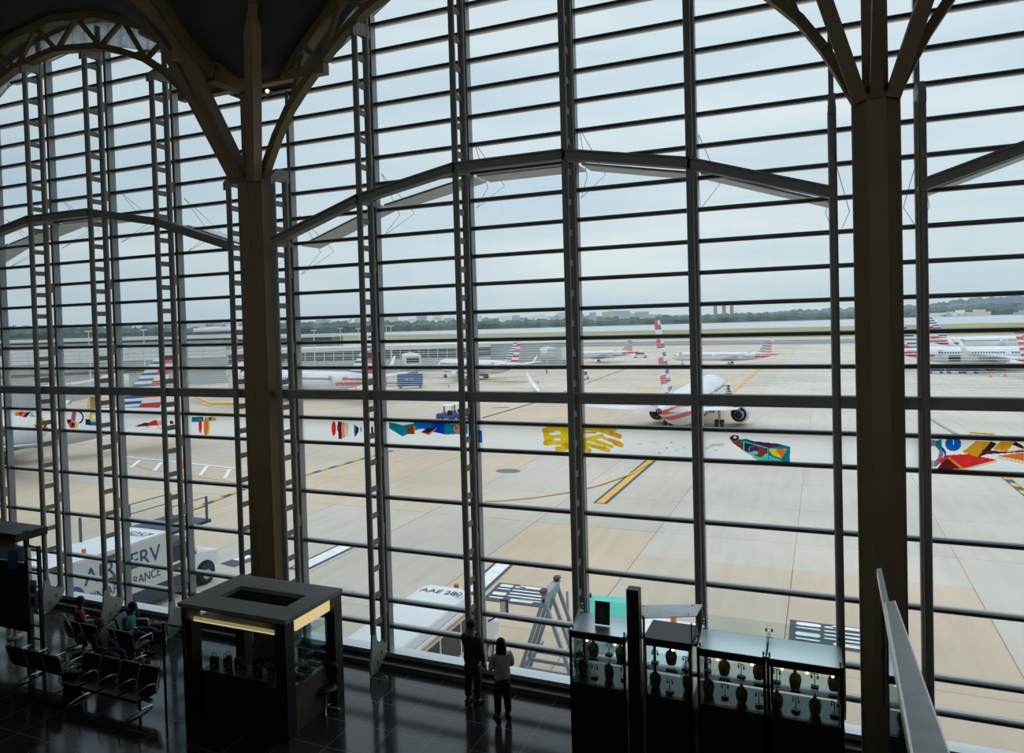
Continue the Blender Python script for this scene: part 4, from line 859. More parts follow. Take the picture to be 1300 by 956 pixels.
# box truck with raised deck
TX0,TX1,TY0,TY1=-30.6,-28.05,4.2,9.75
root=empty('cabin_service_truck',((TX0+TX1)/2,7,0),PI/2,'white box truck lettered AIR SERV with a navy deck over its cab','truck')
wd=(TX1-TX0)
MB().box2((-2.8,-wd/2,1.0),(2.75,wd/2,3.2)).build('cargo_box',mat('off white box paint',(.60,.59,.56),.5,0,.03,1),root,bevel=.03)
MB().box2((-2.78,-wd/2+.02,3.2),(2.73,wd/2-.02,3.24)).build('box_roof',mat('white box roof',(.66,.68,.69),.6,0,.05,1),root)
m=MB(); m.box2((2.6,-wd/2-.1,3.05),(5.2,wd/2+.1,3.2)); m.build('front_deck',mat('navy deck',(.008,.03,.075),.5),root)
m=MB()
for x,y in ((2.7,-1.2),(5.1,-1.2),(2.7,1.2),(5.1,1.2),(.2,1.2),(-.8,1.2)): m.box((x,y,3.75),(.09,.09,1.15))
for z in (3.85,4.3): 
    for y in (-1.2,1.2): m.bar((2.7,y,z),(5.1,y,z),.035,.035)
each(m,'deck_rail',mat('dark railing',(.08,.1,.13),.5),root)
m=MB(); m.prism([(2.85,.7),(5.9,.7),(6.0,1.0),(5.9,1.5),(4.7,1.7),(4.3,2.55),(2.85,2.6)],-1.05,1.05,'y'); m.build('cab',WHITE,root,bevel=.08)
m=MB()
for s in (-1,1): m.prism([(3.1,1.65),(4.5,1.65),(4.2,2.4),(3.1,2.4)],s*1.055,s*1.07,'y')
each(m,'cab_window',DARK,root)
m=MB(); 
for s in (-1,1): m.lathe([(.62,-.04),(.62,.04)],(5.0,s*1.03,.55),(0,1,0),20); m.lathe([(0,0),(.62,0)],(5.0,s*1.08,.55),(0,1,0),20)
each(m,'wheel_arch',BLACK,root)
wheels(root,(-1.8,5.0),2.05,.5,.35)
m=MB(); m.box2((-2.7,-1.0,.55),(5.0,1.0,.95)); m.build('chassis',BLACK,root)
m=MB(); m.box2((0.2,-1.32,.35),(3.4,-1.1,1.0)); m.build('skirt_boxes',DGREY,root)
m=MB(); m.tube([(-1.0,-.6,3.24),(-1,-.6,3.45)],.09,10); m.build('beacon',ORANGE,root)
NAVY=mat('navy lettering',(.015,.06,.16),.5)
yt=-wd/2-.012
text('side_lettering','AIR SERV',1.0,NAVY,root,(.35,yt,2.42),(PI/2,0,0),sx=.95)
text('side_lettering','CABIN APPEARANCE',.55,NAVY,root,(.1,yt,1.55),(PI/2,0,0),sx=.82)
text('roof_lettering','AS257',.75,NAVY,root,(1.9,-.1,3.25),(0,0,-PI/2),sx=.9)
m=MB(); R0=ring(-2.05,1.75,.52,.52,.55,-PI*.5,PI*.75,14)
for q_ in R0: m.prism([(a,b) for a,b in q_],yt-.004,yt+.004,'y')
m.build('round_emblem',mat('emblem blue',(.02,.09,.3),.5),root)
# shuttle bus AAE 280
root=empty('shuttle_bus',(-12.65,5.2,0),PI/2,'white shuttle bus with AAE 280 on its roof, parked right outside the window','bus')
m=MB(); m.prism([(-4.2,.5),(3.6,.5),(4.1,.6),(4.9,.75),(5.0,1.15),(4.3,1.45),(3.6,2.3),(3.3,2.6),(-4.2,2.6)],-1.15,1.15,'y'); m.build('body',WHITE,root,bevel=.1)
m=MB(); m.prism([(-1.1,2.6),(1.1,2.6),(1.0,2.9),(.6,3.02),(-.6,3.02),(-1.0,2.9)],-4.1,2.9,'x'); m.build('roof_shell',WHITE,root,bevel=.06)
m=MB()
for s in (-1,1):
    for i in range(5): m.box2((-4.0+i*1.45,s*1.155,1.25),(-4.0+i*1.45+1.3,s*1.175,2.3))
each(m,'side_window',DARK,root)
m=MB(); 
for s in (-1,1): m.box2((-4.1,s*1.155,2.42),(3.2,s*1.18,2.5))
each(m,'orange_stripe',mat('tan stripe',(.6,.36,.15),.5),root)
MB().add([(4.28,-1.0,1.5),(4.28,1.0,1.5),(3.62,.95,2.28),(3.62,-.95,2.28)],[(0,1,2,3)]).build('windscreen',DARK,root).location=(.12,0,.04)
m=MB(); m.tube([(3.9,-1.15,1.5),(4.3,-1.55,1.7),(4.35,-1.6,2.0)],.03,6); m.box((4.35,-1.62,1.95),(.1,.28,.5)); m.build('mirror',BLACK,root)
m=MB(); m.box((4.29,-1.62,1.95),(.03,.22,.42)); m.build('mirror_glass',mat('pale mirror',(.6,.65,.68),.1,.6),root)
m=MB(); m.tube([(3.0,-.35,2.8),(3.0,-.35,3.1)],.09,10); m.build('beacon',mat('dull orange beacon',(.5,.14,.06),.4),root)
wheels(root,(-2.9,3.9),2.1,.42,.3)
text('roof_lettering','AAE 280',.45,mat('dark roof lettering',(.05,.08,.10),.6),root,(2.3,-.12,3.03),(0,0,-PI/2),sx=1.0)
# trestle with padded top beam
root=empty('maintenance_trestle',(-7.82,5.9,0),label='grey A-frame trestle with brown padded ends on its top beam, outside by the bus',cat='trestle')
GT=mat('blue grey trestle paint',(.30,.35,.40),.45,.2,.06,2); zt=4.15
m=MB(); m.box((0,0,zt),(.14,1.25,.28)); m.box((0,0,zt+.15),(.24,1.25,.03)); m.build('top_beam',GT,root)
for y in (-.6,.0,.6):
    m=MB()
    for s in (-1,1): m.bar((0,y,zt),(s*1.5,y,0),.10,.09,up=(0,1,0)); m.box((s*1.5,y,.03),(.3,.25,.06))
    m.bar((-.8,y,zt*.47),(.8,y,zt*.47),.06,.1); m.build('leg_frame',GT,root)
for s in (-1,1): m=MB(); m.bar((s*.78,-.7,zt*.48),(s*.78,1.2,zt*.48),.08,.1); m.bar((s*1.3,-.7,.5),(s*1.3,.7,.5),.08,.1); m.build('side_rail',GT,root)
for y in (-.6,.6): MB().ball((0,y,zt+.24),(.12,.17,.08)).build('pad',mat('brown leather pad',(.15,.06,.04),.6,0,.3,8),root)
m=MB(); m.tube([(.28,.75,zt-.2),(.28,.75,zt-1.6)],.045,8); m.build('stand_pipe',mat('pale pipe',(.5,.52,.53),.4),root)
# service vehicles outside behind the display cases
root=empty('covered_cart',(-7.0,9.2,0),.15,'turquoise covered cart standing outside behind the framed poster','cart')
m=MB(); m.box2((-.75,-1.1,.6),(.75,1.1,1.5)); m.build('body',WHITE,root,bevel=.05)
m=MB(); m.prism([(-.8,2.35),(.8,2.35),(.78,2.5),(-.78,2.5)],-1.2,1.2,'y'); m.build('canopy',mat('turquoise canopy',(.10,.55,.45),.6,0,.06,2),root,bevel=.03)
m=MB()
for x in (-.7,.7):
    for y in (-1.05,1.05): m.tube([(x,y,1.4),(x,y,2.36)],.04,6)
m.box((-.78,1.0,2.55),(.18,.18,.12)); each(m,'canopy_post',BLACK,root); wheels(root,(),1,.3)
for x in (-.65,.65):
    for y in (-.8,.8):
        m=MB(); m.lathe([(.16,-.1),(.3,-.1),(.3,.1),(.16,.1)],(x,y,.3),(1,0,0),14); m.build('wheel',BLACK,root)
r_=car('white_van','white van with an orange roof beacon standing outside behind the sign panel',(-4.95,8.6,0),PI/2-.05,5.6,2.1,2.2,WHITE,'van')
m=MB(); m.tube([(1.0,-.1,2.15),(1.0,-.1,2.42)],.1,10); m.build('beacon',ORANGE,r_)
# ---------------------------------------------------------------- people
SKIN=mat('skin tan',(.30,.17,.11),.6,0,.05,5); SKIND=mat('skin brown',(.12,.06,.04),.6,0,.05,5); HAIR=mat('black hair',(.012,.01,.01),.6,0,.2,20)
def skin_obj(name,chains,m,parent,sub=2,fat=1.12):
    """chains: list of lists of (point, radius); first point of each chain after the first is merged on to an existing vertex when equal"""
    vs=[];rs=[];es=[];ix={}
    for ch in chains:
        last=None
        for p,r in ch:
            k=tuple(round(c,4) for c in p)
            if k not in ix: ix[k]=len(vs); vs.append(p); rs.append(r)
            i=ix[k]
            if last is not None and last!=i: es.append((last,i))
            last=i
    me=bpy.data.meshes.new(name); me.from_pydata([tuple(v) for v in vs],es,[]); o=bpy.data.objects.new(name,me); C.objects.link(o); o.parent=parent
    bm=bmesh.new(); bm.from_mesh(me); ly=bm.verts.layers.skin.verify()
    for i,v in enumerate(bm.verts):
        r=rs[i]; r=r if isinstance(r,tuple) else (r,r); v[ly].radius=(r[0]*fat,r[1]*fat); v[ly].use_root=(i==0)
    bm.to_mesh(me); bm.free(); me.materials.append(m)
    s=o.modifiers.new('skin','SKIN'); s.use_smooth_shade=True; s.branch_smoothing=.6
    u=o.modifiers.new('sub','SUBSURF'); u.levels=sub; u.render_levels=sub
    return o
def person(label,loc,rz,J,top,legs,hair,skin=SKIN,shoe=BLACK,long_hair=False,holds=None,scale=1,skirt=None):
    "J: joints in metres for a 1.75 m figure, facing -y; keys pelvis chest neck head and L/R shoulder elbow wrist hip knee ankle toe"
    root=empty('person',loc,rz,label,'person'); root.scale=(scale,)*3; V=Vector; j={k:V(v) for k,v in J.items()}
    body=[]
    mid=(j['pelvis']+j['chest'])/2
    body.append([(j['pelvis'],(.14,.11)),(mid,(.13,.10)),(j['chest'],(.16,.11)),(j['neck'],.055),(j['neck'].lerp(j['head'],.45),.05),(j['head']-V((0,0,.06)),.07),(j['head'],(.082,.095)),(j['head']+V((0,0,.08)),.07)])
    for s in 'LR':
        sh,el,wr=j[s+'sh'],j[s+'el'],j[s+'wr']; body.append([(j['chest'],(.16,.11)),(sh,.055),(sh.lerp(el,.5),.045),(el,.038),(el.lerp(wr,.5),.034),(wr,.024)])
        d=(wr-el).normalized(); palm=wr+d*.05; side=d.cross(V((0,1,.2))).normalized()
        body.append([(wr,.024),(palm,(.032,.016))])
        bend=d.lerp(V((0,-.5,-.6)),.25).normalized()
        for q,(off,ln) in enumerate(((-.028,.07),(-.01,.08),(.01,.075),(.028,.06))):
            b=palm+side*off+d*.02; body.append([(palm,(.032,.016)),(b,.009),(b+d*ln*.5,.008),(b+d*ln*.5+bend*ln*.5,.007)])
        tb=wr+d*.02; body.append([(wr,.024),(tb-side*.03,.011),(tb-side*.045+d*.04,.009)])
        hp,kn,an,to=j[s+'hip'],j[s+'knee'],j[s+'ank'],j[s+'toe']
        body.append([(j['pelvis'],(.14,.11)),(hp,.085),(hp.lerp(kn,.5),.072),(kn,.052),(kn.lerp(an,.4),.052),(an,.033),(to,.03)])
    skin_obj('body',body,skin,root)
    # face: nose, ears, eyes
    h=j['head']; f=V(J.get('face',(0,-1,0))).normalized(); sd=f.cross(V((0,0,1))).normalized()
    m=MB(); m.ball(h+f*.095+V((0,0,-.005)),(.014,.018,.02),n=8,m=5)
    for s in (-1,1): m.ball(h+sd*s*.085,(.012,.02,.03),n=8,m=5)
    each(m,'ear_or_nose',skin,root)
    m=MB()
    for s in (-1,1): m.ball(h+f*.085+sd*s*.033+V((0,0,.025)),.011,n=8,m=5)
    each(m,'eye',DARK,root); m=MB(); m.ball(h+f*.086+V((0,0,-.05)),(.022,.012,.007),n=8,m=5); m.build('mouth',mat('lips',(.25,.06,.05),.5),root)
    m=MB(); b=-f*.022; m.ball(h+b+V((0,0,.045)),(.098,.108,.10),n=16,m=10)
    if long_hair:
        m.ball(h-f*.05+V((0,0,-.08)),(.10,.075,.17),n=14,m=8); m.ball(h-f*.04+sd*.07+V((0,0,-.12)),(.05,.055,.15),n=10,m=8); m.ball(h-f*.04-sd*.07+V((0,0,-.12)),(.05,.055,.15),n=10,m=8)
    m.build('hair',hair,root)
    tops=[[(j['pelvis']+V((0,0,-.10 if top[0]!='suit_jacket' else -.16)),(.16,.13)),(j['pelvis']+V((0,0,.06)),(.165,.13)),(mid,(.158,.125)),(j['chest'],(.185,.135)),(j['neck']-V((0,0,.05)),(.09,.08))]]
    for s in 'LR':
        sh,el,wr=j[s+'sh'],j[s+'el'],j[s+'wr']; e=el.lerp(wr,top[2]); tops.append([(j['chest'],(.185,.135)),(sh,.078),(sh.lerp(el,.5),.063)]+([(el,.055),(e,.045)] if top[2]>0 else [(sh.lerp(el,.75),.06)]))
    skin_obj(top[0],tops,top[1],root,fat=1.3)
    if not skirt:
        tr=[[(j['pelvis']+V((0,0,.06)),(.160,.125)),(j['pelvis']-V((0,0,.03)),(.165,.13))]]
        for s in 'LR':
            hp,kn,an=j[s+'hip'],j[s+'knee'],j[s+'ank']; tr.append([(j['pelvis']-V((0,0,.03)),(.165,.13)),(hp,.118),(hp.lerp(kn,.5),.088),(kn,.07),(kn.lerp(an,.5),.066),(an+(kn-an)*.08,.058)])
        skin_obj(legs[0],tr,legs[1],root,fat=1.28)
    for s in 'LR':
        an,to=j[s+'ank'],j[s+'toe']; d=(to-an); d.z=0; d.normalize()
        m=MB(); M_=[an-d*.07-V((0,0,.045)),an+d*.05-V((0,0,.045)),to+d*.06-V((0,0,.0))]; m.tube([M_[0],M_[1],(to.x,to.y,M_[0].z-.005),M_[2]-V((0,0,.01))],[.045,.05,.045,.022],10); m.build('shoe',shoe,root)
    return root
def standing(lean=0):
    return dict(pelvis=(0,0,.95),chest=(0,.0,1.30),neck=(0,.01,1.47),head=(0,-.01,1.63),
      Lsh=(-.19,0,1.40),Lel=(-.25,.03,1.12),Lwr=(-.27,-.04,.87),Rsh=(.19,0,1.40),Rel=(.25,.03,1.12),Rwr=(.27,-.04,.87),
      Lhip=(-.09,0,.90),Lknee=(-.11,-.02,.5),Lank=(-.12,.02,.08),Ltoe=(-.13,-.13,.03),Rhip=(.09,0,.90),Rknee=(.11,-.02,.5),Rank=(.12,.02,.08),Rtoe=(.13,-.13,.03))
def seated():
    return dict(pelvis=(0,.0,.55),chest=(0,.06,.90),neck=(0,.05,1.07),head=(0,.01,1.23),
      Lsh=(-.19,.06,1.0),Lel=(-.24,-.0,.74),Lwr=(-.14,-.22,.70),Rsh=(.19,.06,1.0),Rel=(.24,.0,.74),Rwr=(.14,-.22,.70),
      Lhip=(-.10,-.02,.53),Lknee=(-.13,-.44,.52),Lank=(-.13,-.45,.09),Ltoe=(-.13,-.60,.04),Rhip=(.10,-.02,.53),Rknee=(.13,-.44,.52),Rank=(.13,-.45,.09),Rtoe=(.13,-.60,.04))
SUIT=mat('charcoal suit cloth',(.03,.03,.034),.8,0,.1,20); 
p=atz(598,787,FL+1.8); J=standing(); J['Rwr']=(.08,-.20,1.30); J['Rel']=(.25,-.08,1.16); J['face']=(.3,-1,0)
person('man in a dark suit standing with his back to the kiosk by the window',(p.x,p.y-.0,FL),PI*.95,J,('suit_jacket',SUIT,.95),('trousers',SUIT),HAIR,SKIN,scale=1.03)
p2=atz(636,811,FL+1.66); J=standing(); J['Lel']=(-.24,-.02,1.14); J['Lwr']=(-.22,-.25,1.08); J['Rel']=(.24,-.02,1.14); J['Rwr']=(.18,-.25,1.05); J['face']=(-.5,-1,-.2)
person('woman with long dark hair in a white top beside the man in the suit',(p2.x,p2.y,FL),PI*1.25,J,('white_top',mat('white knit top',(.55,.55,.53),.8,0,.06,20),.3),('dark_trousers',SUIT),HAIR,SKIN,long_hair=True,scale=.95)
REDC=mat('red shirt cloth',(.33,.05,.06),.8,0,.1,15); TEALC=mat('teal shirt cloth',(.02,.30,.33),.8,0,.1,15); JEAN=mat('dark jeans',(.03,.04,.07),.8,0,.1,15)
# seats
def seat_row(label,loc,rz,n=4,group=None):
    root=empty('beam_seating',loc,rz,label,'airport seats',group)
    m=MB(); m.box((0,.05,.34),(n*.6+.1,.07,.06)); m.build('beam',CHROME,root)
    for i in range(n):
        x=(i-(n-1)/2)*.6
        m=MB(); m.loft([[(x+s*.26,y,z+t*.035) for s,t in ((-1,-1),(1,-1),(1,1),(-1,1))] for y,z in ((-.25,.43),(-.1,.43),(.1,.41),(.24,.42))],smooth=False); m.build('seat',BLKV,root,bevel=.015)
        m=MB(); m.loft([[(x+s*.25,y+t*.03,z) for s,t in ((-1,-1),(1,-1),(1,1),(-1,1))] for y,z in ((.24,.46),(.29,.65),(.36,.90))],smooth=False); m.build('backrest',BLKV,root,bevel=.015)
    for i in range(n+1):
        x=(i-n/2)*.6; m=MB(); m.tube([(x,.22,.40),(x,.20,.62),(x,.1,.66),(x,-.22,.66),(x,-.25,.45)],.018,8); m.tube([(x,.26,.45),(x,.36,.88)],.016,8); m.build('armrest',CHROME,root)
    for s in (-1,1):
        x=s*(n*.3-.3); m=MB(); m.tube([(x,.05,.34),(x,.05,.05)],.035,8); m.tube([(x,-.28,.03),(x,.05,.07),(x,.35,.03)],.028,8); m.build('leg',CHROME,root)
    return root
s1=atz(135,812,FL+.45); ang=PI+.0
seat_row('row of black airport seats facing the window with two people in it',(s1.x,s1.y+.1,FL),PI,4)
s2=atz(60,842,FL+.45); seat_row('row of black airport seats with its back to the display board',(s2.x,s2.y,FL),PI,3)
s3=atz(175,858,FL+.45); seat_row('nearest row of black airport seats, back to the window row',(s3.x-.2,s3.y-.6,FL),0,4)
s4=atz(95,800,FL+.45); 
def seat_at(px,py,hz): p=atz(px,py,FL+hz); return p
pr=seat_at(103,760,1.30); J=seated(); J['face']=(.2,-1,-.3)
person('seated person in a red shirt reading by the window',(pr.x,pr.y,FL),PI*.85,J,('red_shirt',REDC,0),('jeans',JEAN),HAIR,SKIND)
seat_row('pair of black seats by the window under the person in red',(pr.x+.1,pr.y-.05,FL),PI*.85,2)
pt=seat_at(163,766,1.30); J=seated(); J['Rwr']=(.06,-.16,1.12); J['Rel']=(.22,-.14,.86); J['chest']=(0,.0,.90); J['neck']=(0,-.05,1.06); J['head']=(0,-.12,1.20); J['Lsh']=(-.19,-.0,.99); J['Rsh']=(.19,-.0,.99); J['face']=(0,-1,-.2); J['Rank']=(-.05,-.75,.52); J['Rknee']=(.1,-.44,.56); J['Rtoe']=(-.15,-.82,.62)
person('seated person in a teal shirt, hand raised to the face, one leg crossed',(pt.x,pt.y,FL),PI*.65,J,('teal_shirt',TEALC,0),('dark_shorts',JEAN),HAIR,SKIND)
seat_row('pair of black seats under the person in teal',(pt.x,pt.y-.02,FL),PI*.65,2)
pd=seat_at(128,790,1.28); J=seated(); J['face']=(0,-1,0)
person('seated person in dark clothes in the middle of the black seats',(pd.x,pd.y,FL),PI*.6,J,('dark_top',SUIT,.9),('dark_trousers',JEAN),mat('brown hair',(.10,.05,.025),.7),SKIN)
# brown bag, suitcase
def bag(label,loc,rz,d,m_,name='travel_bag'):
    root=empty(name,loc,rz,label,'bag'); m=MB(); m.box((0,0,d[2]/2),d); m.build('body',m_,root,bevel=.05)
    m=MB(); m.tube([(-d[0]*.25,0,d[2]),(-d[0]*.25,0,d[2]+.12),(d[0]*.25,0,d[2]+.12),(d[0]*.25,0,d[2])],.015,6); m.build('handle',BLKM,root)
pb=atz(188,800,FL+.3); bag('brown bag at the feet of the person in teal',(pb.x+.2,pb.y+.1,FL),.3,(.4,.25,.5),mat('brown bag leather',(.14,.07,.035),.6))
pb=atz(170,800,FL+.3); bag('grey carry on bag standing by the black seats',(pb.x+.55,pb.y-.5,FL),.5,(.36,.24,.55),mat('grey bag cloth',(.13,.13,.14),.7),'carry_on_bag')
pb=atz(95,862,FL+.4); bag('black suitcase standing in front of the seats near the bottom of the picture',(pb.x,pb.y,FL),.2,(.42,.26,.6),BLKV,'suitcase')
pb=atz(100,750,FL+.6)
# tall rubbish frame / information display at the left
root=empty('information_display',(-19.0,-3.1,FL),0,'tall black display board under a slab canopy at the left edge','display')
def ob(mb,n,m_,par=root,**k): o=mb.build(n,m_,par,**k); o.location=-Vector(par.location); return o
a=aty(0,665,-3.0); b_=aty(38,676,-3.0); zc_=(a.z+b_.z)/2
bx=b_.x; ax=a.x-1.2
m=MB(); m.box2((ax,-3.35,zc_-.22),(bx,-2.55,zc_-.02)); ob(m,'canopy_slab',BLKM)
m=MB(); m.box2((ax,-3.36,zc_-.36),(bx-.1,-3.3,zc_-.24)); ob(m,'lamp_strip',mat('warm display strip',(.2,.12,.05),.5))
m=MB(); m.box2((ax,-3.2,zc_-.75),(bx-.05,-3.05,zc_-.42)); ob(m,'header_panel',mat('pale header panel',(.3,.31,.32),.5))
m=MB(); m.box2((bx-.52,-3.24,zc_-.95),(bx-.2,-3.2,zc_-.5)); ob(m,'blue_header_sign',mat('display blue',(.01,.13,.28),.4))
m=MB(); m.box2((ax,-3.15,FL+.75),(bx-.02,-3.0,zc_-.8)); ob(m,'screen_panel',mat('black glossy panel',(.012,.014,.02),.2))
m=MB(); 
for x in (ax+.1,bx-.08): m.box2((x-.04,-3.1,FL),(x+.04,-3.0,zc_))
each(m,'support_post',BLKM,root,root.location)
root=empty('notice_stand',(bx+.25,-3.1,FL),0,'slim metal ladder frame with a white notice bearing two blue pictures','sign')
x0,x1=bx+.04,bx+.42; zt_=aty(50,692,-3.0).z
for x in (x0,x1):
    m=MB(); m.box2((x-.03,-3.12,FL),(x+.03,-3.04,zt_)); o=m.build('post',CHROME if x==x0 else BLKM,root); o.location=-Vector(root.location)
m=MB()
for i in range(9): m.box2((x0,-3.1,FL+.25+i*(zt_-FL-.3)/8),(x1,-3.06,FL+.29+i*(zt_-FL-.3)/8))
each(m,'crossbar',BLKM,root,root.location)
zs=aty(48,755,-3.0).z
m=MB(); m.box2((x0+.05,-3.15,zs-.42),(x1-.05,-3.13,zs+.42)); o=m.build('notice',mat('white notice',(.5,.5,.5),.5),root); o.location=-Vector(root.location)
m=MB(); m.box2((x0+.11,-3.16,zs+.1),(x1-.11,-3.15,zs+.28)); m.box2((x0+.11,-3.16,zs-.25),(x1-.11,-3.15,zs+.0)); each(m,'blue_picture',mat('notice blue',(.02,.07,.2),.5),root,root.location)
p=atz(18,772,FL+.8); root=empty('pedestal_stand',(p.x,p.y,FL),0,'small white pedestal with a tilted top in front of the black display board','stand')
m=MB(); m.tube([(0,0,0),(0,0,.8)],.04,10); m.lathe([(.2,0),(.2,.03),(.05,.06)],(0,0,0),(0,0,1),16); m.build('stem',mat('pale stand paint',(.4,.41,.42),.5),root)
m=MB(); m.box((0,0,.86),(.4,.3,.05),M=Matrix.Rotation(.5,3,'X')); m.box((-.12,.05,.95),(.08,.05,.2)); m.build('tilted_top',mat('pale stand paint',(.4,.41,.42),.5),root)
# ---------------------------------------------------------------- kiosk
KX0,KX1,KY0,KY1,KZ=-12.57,-9.72,-3.78,-1.95,6.75
root=empty('shop_kiosk',((KX0+KX1)/2,(KY0+KY1)/2,FL),0,'dark glass-sided shop kiosk with a charcoal slab roof and lit yellow fascia','kiosk')
def kb(mb,n,m_,par=root,**k): o=mb.build(n,m_,par,**k); o.location=-Vector(root.location); return o
SLAB=mat('charcoal kiosk roof',(.33,.33,.315),.7,0,.06,2)
m=MB(); hx0,hx1,hy0,hy1=-12.0,-10.2,-3.2,-2.55
zt=KZ; zb=KZ-.09
for (a,b) in (((KX0,KY0),(KX1,hy0)),((KX0,hy1),(KX1,KY1)),((KX0,hy0),(hx0,hy1)),((hx1,hy0),(KX1,hy1))): m.box2((a[0],a[1],zb),(b[0],b[1],zt))
kb(m,'roof_slab',SLAB)
m=MB(); m.box2((hx0,hy0,zb-.28),(hx1,hy1,zb-.22)); 
for a,b in (((hx0-.03,hy0-.03),(hx0,hy1+.03)),((hx1,hy0-.03),(hx1+.03,hy1+.03)),((hx0,hy0-.03),(hx1,hy0)),((hx0,hy1),(hx1,hy1+.03))): m.box2((a[0],a[1],zb-.28),(b[0],b[1],zb))
kb(m,'roof_recess',mat('dark recess lining',(.045,.045,.042),.8))
LIT=mat('lit yellow fascia',(.9,.7,.35),.5,emit=(1,.76,.36),es=.62)
GK=glass('kiosk glass',tint=(.88,.94,.93),gloss=1)
m=MB(); 
for x,y in ((KX0+.18,KY0+.18),(KX1-.22,KY0+.2),(KX1-.16,KY1-.14),(KX0+.16,KY1-.14)): m.box2((x-.13,y-.13,FL),(x+.13,y+.13,zb))
each(m,'corner_post',BLKM,root,root.location)
m=MB(); m.box2((KX0+.3,KY0+.12,zb-.30),(KX1-.4,KY0+.16,zb-.22)); kb(m,'front_light_strip',LIT)
m=MB(); m.box2((KX1-.16,KY0+.42,zb-.30),(KX1-.12,KY1-.3,zb-.04)); kb(m,'side_light_panel',LIT)
m=MB(); m.box2((KX0-.1,KY0-.02,zb-.2),(KX1-.25,KY0+.0,zb-.02)); kb(m,'front_glass_valance',glass('milky valance glass',tint=(.75,.82,.79),extra=.25))
m=MB(); m.box2((KX0-.1,KY1,zb-.02),(KX1+.2,KY1+.22,zb)); kb(m,'rear_glass_ledge',GK)
m=MB(); m.box2((KX0+.3,KY0+.15,FL+.1),(KX1-.35,KY0+.165,zb-.32)); m.box2((KX1-.15,KY0+.35,FL+.9),(KX1-.135,KY1-.3,zb-.35)); each(m,'glass_wall',GK,root,root.location)
m=MB(); m.box2((KX0+.2,KY0+.2,zb-.34),(KX1-.3,KY1-.2,zb-.30)); kb(m,'ceiling_panel',BLKM)
m=MB()
for z in (FL+.9,FL+1.35,FL+1.8): m.box2((KX1-.75,KY0+.35,z),(KX1-.2,KY1-.3,z+.012))
each(m,'glass_shelf',GK,root,root.location)
m=MB(); m.box2((KX0+.3,KY0+.3,FL),(KX1-.8,KY0+.8,FL+.95)); m.box2((KX1-.78,KY0+.3,FL),(KX1-.18,KY1-.3,FL+.88)); kb(m,'counter',mat('pale wooden counter',(.15,.12,.085),.5,0,.15,3))
MB_=mat('bag leather dark',(.03,.026,.022),.6,0,.2,8)
RK=random.Random(5)
goods=[('dark leather handbag',(.34,.16,.24)),('small dark box',(.18,.16,.18)),('upright black bag',(.22,.14,.32))]
for i in range(9):
    nm,d=goods[i%3]; x=KX0+.5+i*.2+RK.uniform(-.03,.03); y=KY0+.45+.12*(i%2); root2=empty('handbag',(x,y,FL+.95+.0),RK.uniform(-.3,.3),'%s on the front counter inside the kiosk, %s from the left'%(nm,ORD[i]),'bag','bags on the kiosk counter')
    m=MB(); m.box((0,0,d[2]/2),(d[0]*.55,d[1]*.6,d[2])); m.build('body',MB_,root2,bevel=.02)
    m=MB(); m.tube([(-.05,0,d[2]),(-.04,0,d[2]+.08),(.04,0,d[2]+.08),(.05,0,d[2])],.008,6); m.build('handle',BLKM,root2)
    m=MB(); m.box((.02,-d[1]*.32,.08),(.05,.01,.07)); m.build('price_tag',mat('cream tag',(.6,.55,.42),.6),root2)
for i in range(4):
    root2=empty('display_tray',(KX1-.48,KY0+.55+i*.28,FL+.89),0,'small tray of goods on the kiosk side counter, %s from the front'%ORD[i],'tray','trays on the kiosk side counter')
    m=MB(); m.box((0,0,.02),(.34,.2,.03)); m.build('tray',BLKM,root2); m=MB()
    for k in range(5): m.ball((-.13+k*.065,0,.06),(.025,.04,.03),n=8,m=5)
    m.build('goods',[MB_,mat('pale goods',(.5,.48,.42),.5)][i%2],root2)
# glass door panel left of the kiosk
p=atz(208,792,FL+2.0); root=empty('glass_screen',(p.x+.25,p.y,FL),0,'thin black framed glass screen just left of the kiosk','screen')
m=MB(); 
for x in (-.28,.32): m.box((x,0,1.0),(.035,.035,2.0))
m.box((.02,0,2.0),(.63,.035,.035)); m.build('frame',BLKM,root); m=MB(); m.box((.02,0,1.0),(.58,.012,1.94)); m.build('glass_pane',GK,root)
# chair by the kiosk
p=atz(412,846,FL+.95); root=empty('office_chair',(p.x,p.y,FL),PI*.1,'black round backed swivel chair at the right of the kiosk','chair')
m=MB(); m.ball((0,.2,.78),(.24,.07,.22),n=16,m=10); m.build('backrest',BLKV,root); m=MB(); m.ball((0,0,.47),(.25,.25,.06),n=16,m=8); m.build('seat',BLKV,root)
m=MB(); m.tube([(0,0,.42),(0,0,.1)],.03,8); m.tube([(0,.2,.6),(0,.15,.44)],.02,8); m.build('stem',CHROME,root)
m=MB()
for i in range(5): t=i*2*PI/5; m.tube([(0,0,.1),(.28*math.cos(t),.28*math.sin(t),.04)],.02,6); m.ball((.28*math.cos(t),.28*math.sin(t),.03),.03,n=8,m=5)
m.build('base',CHROME,root)
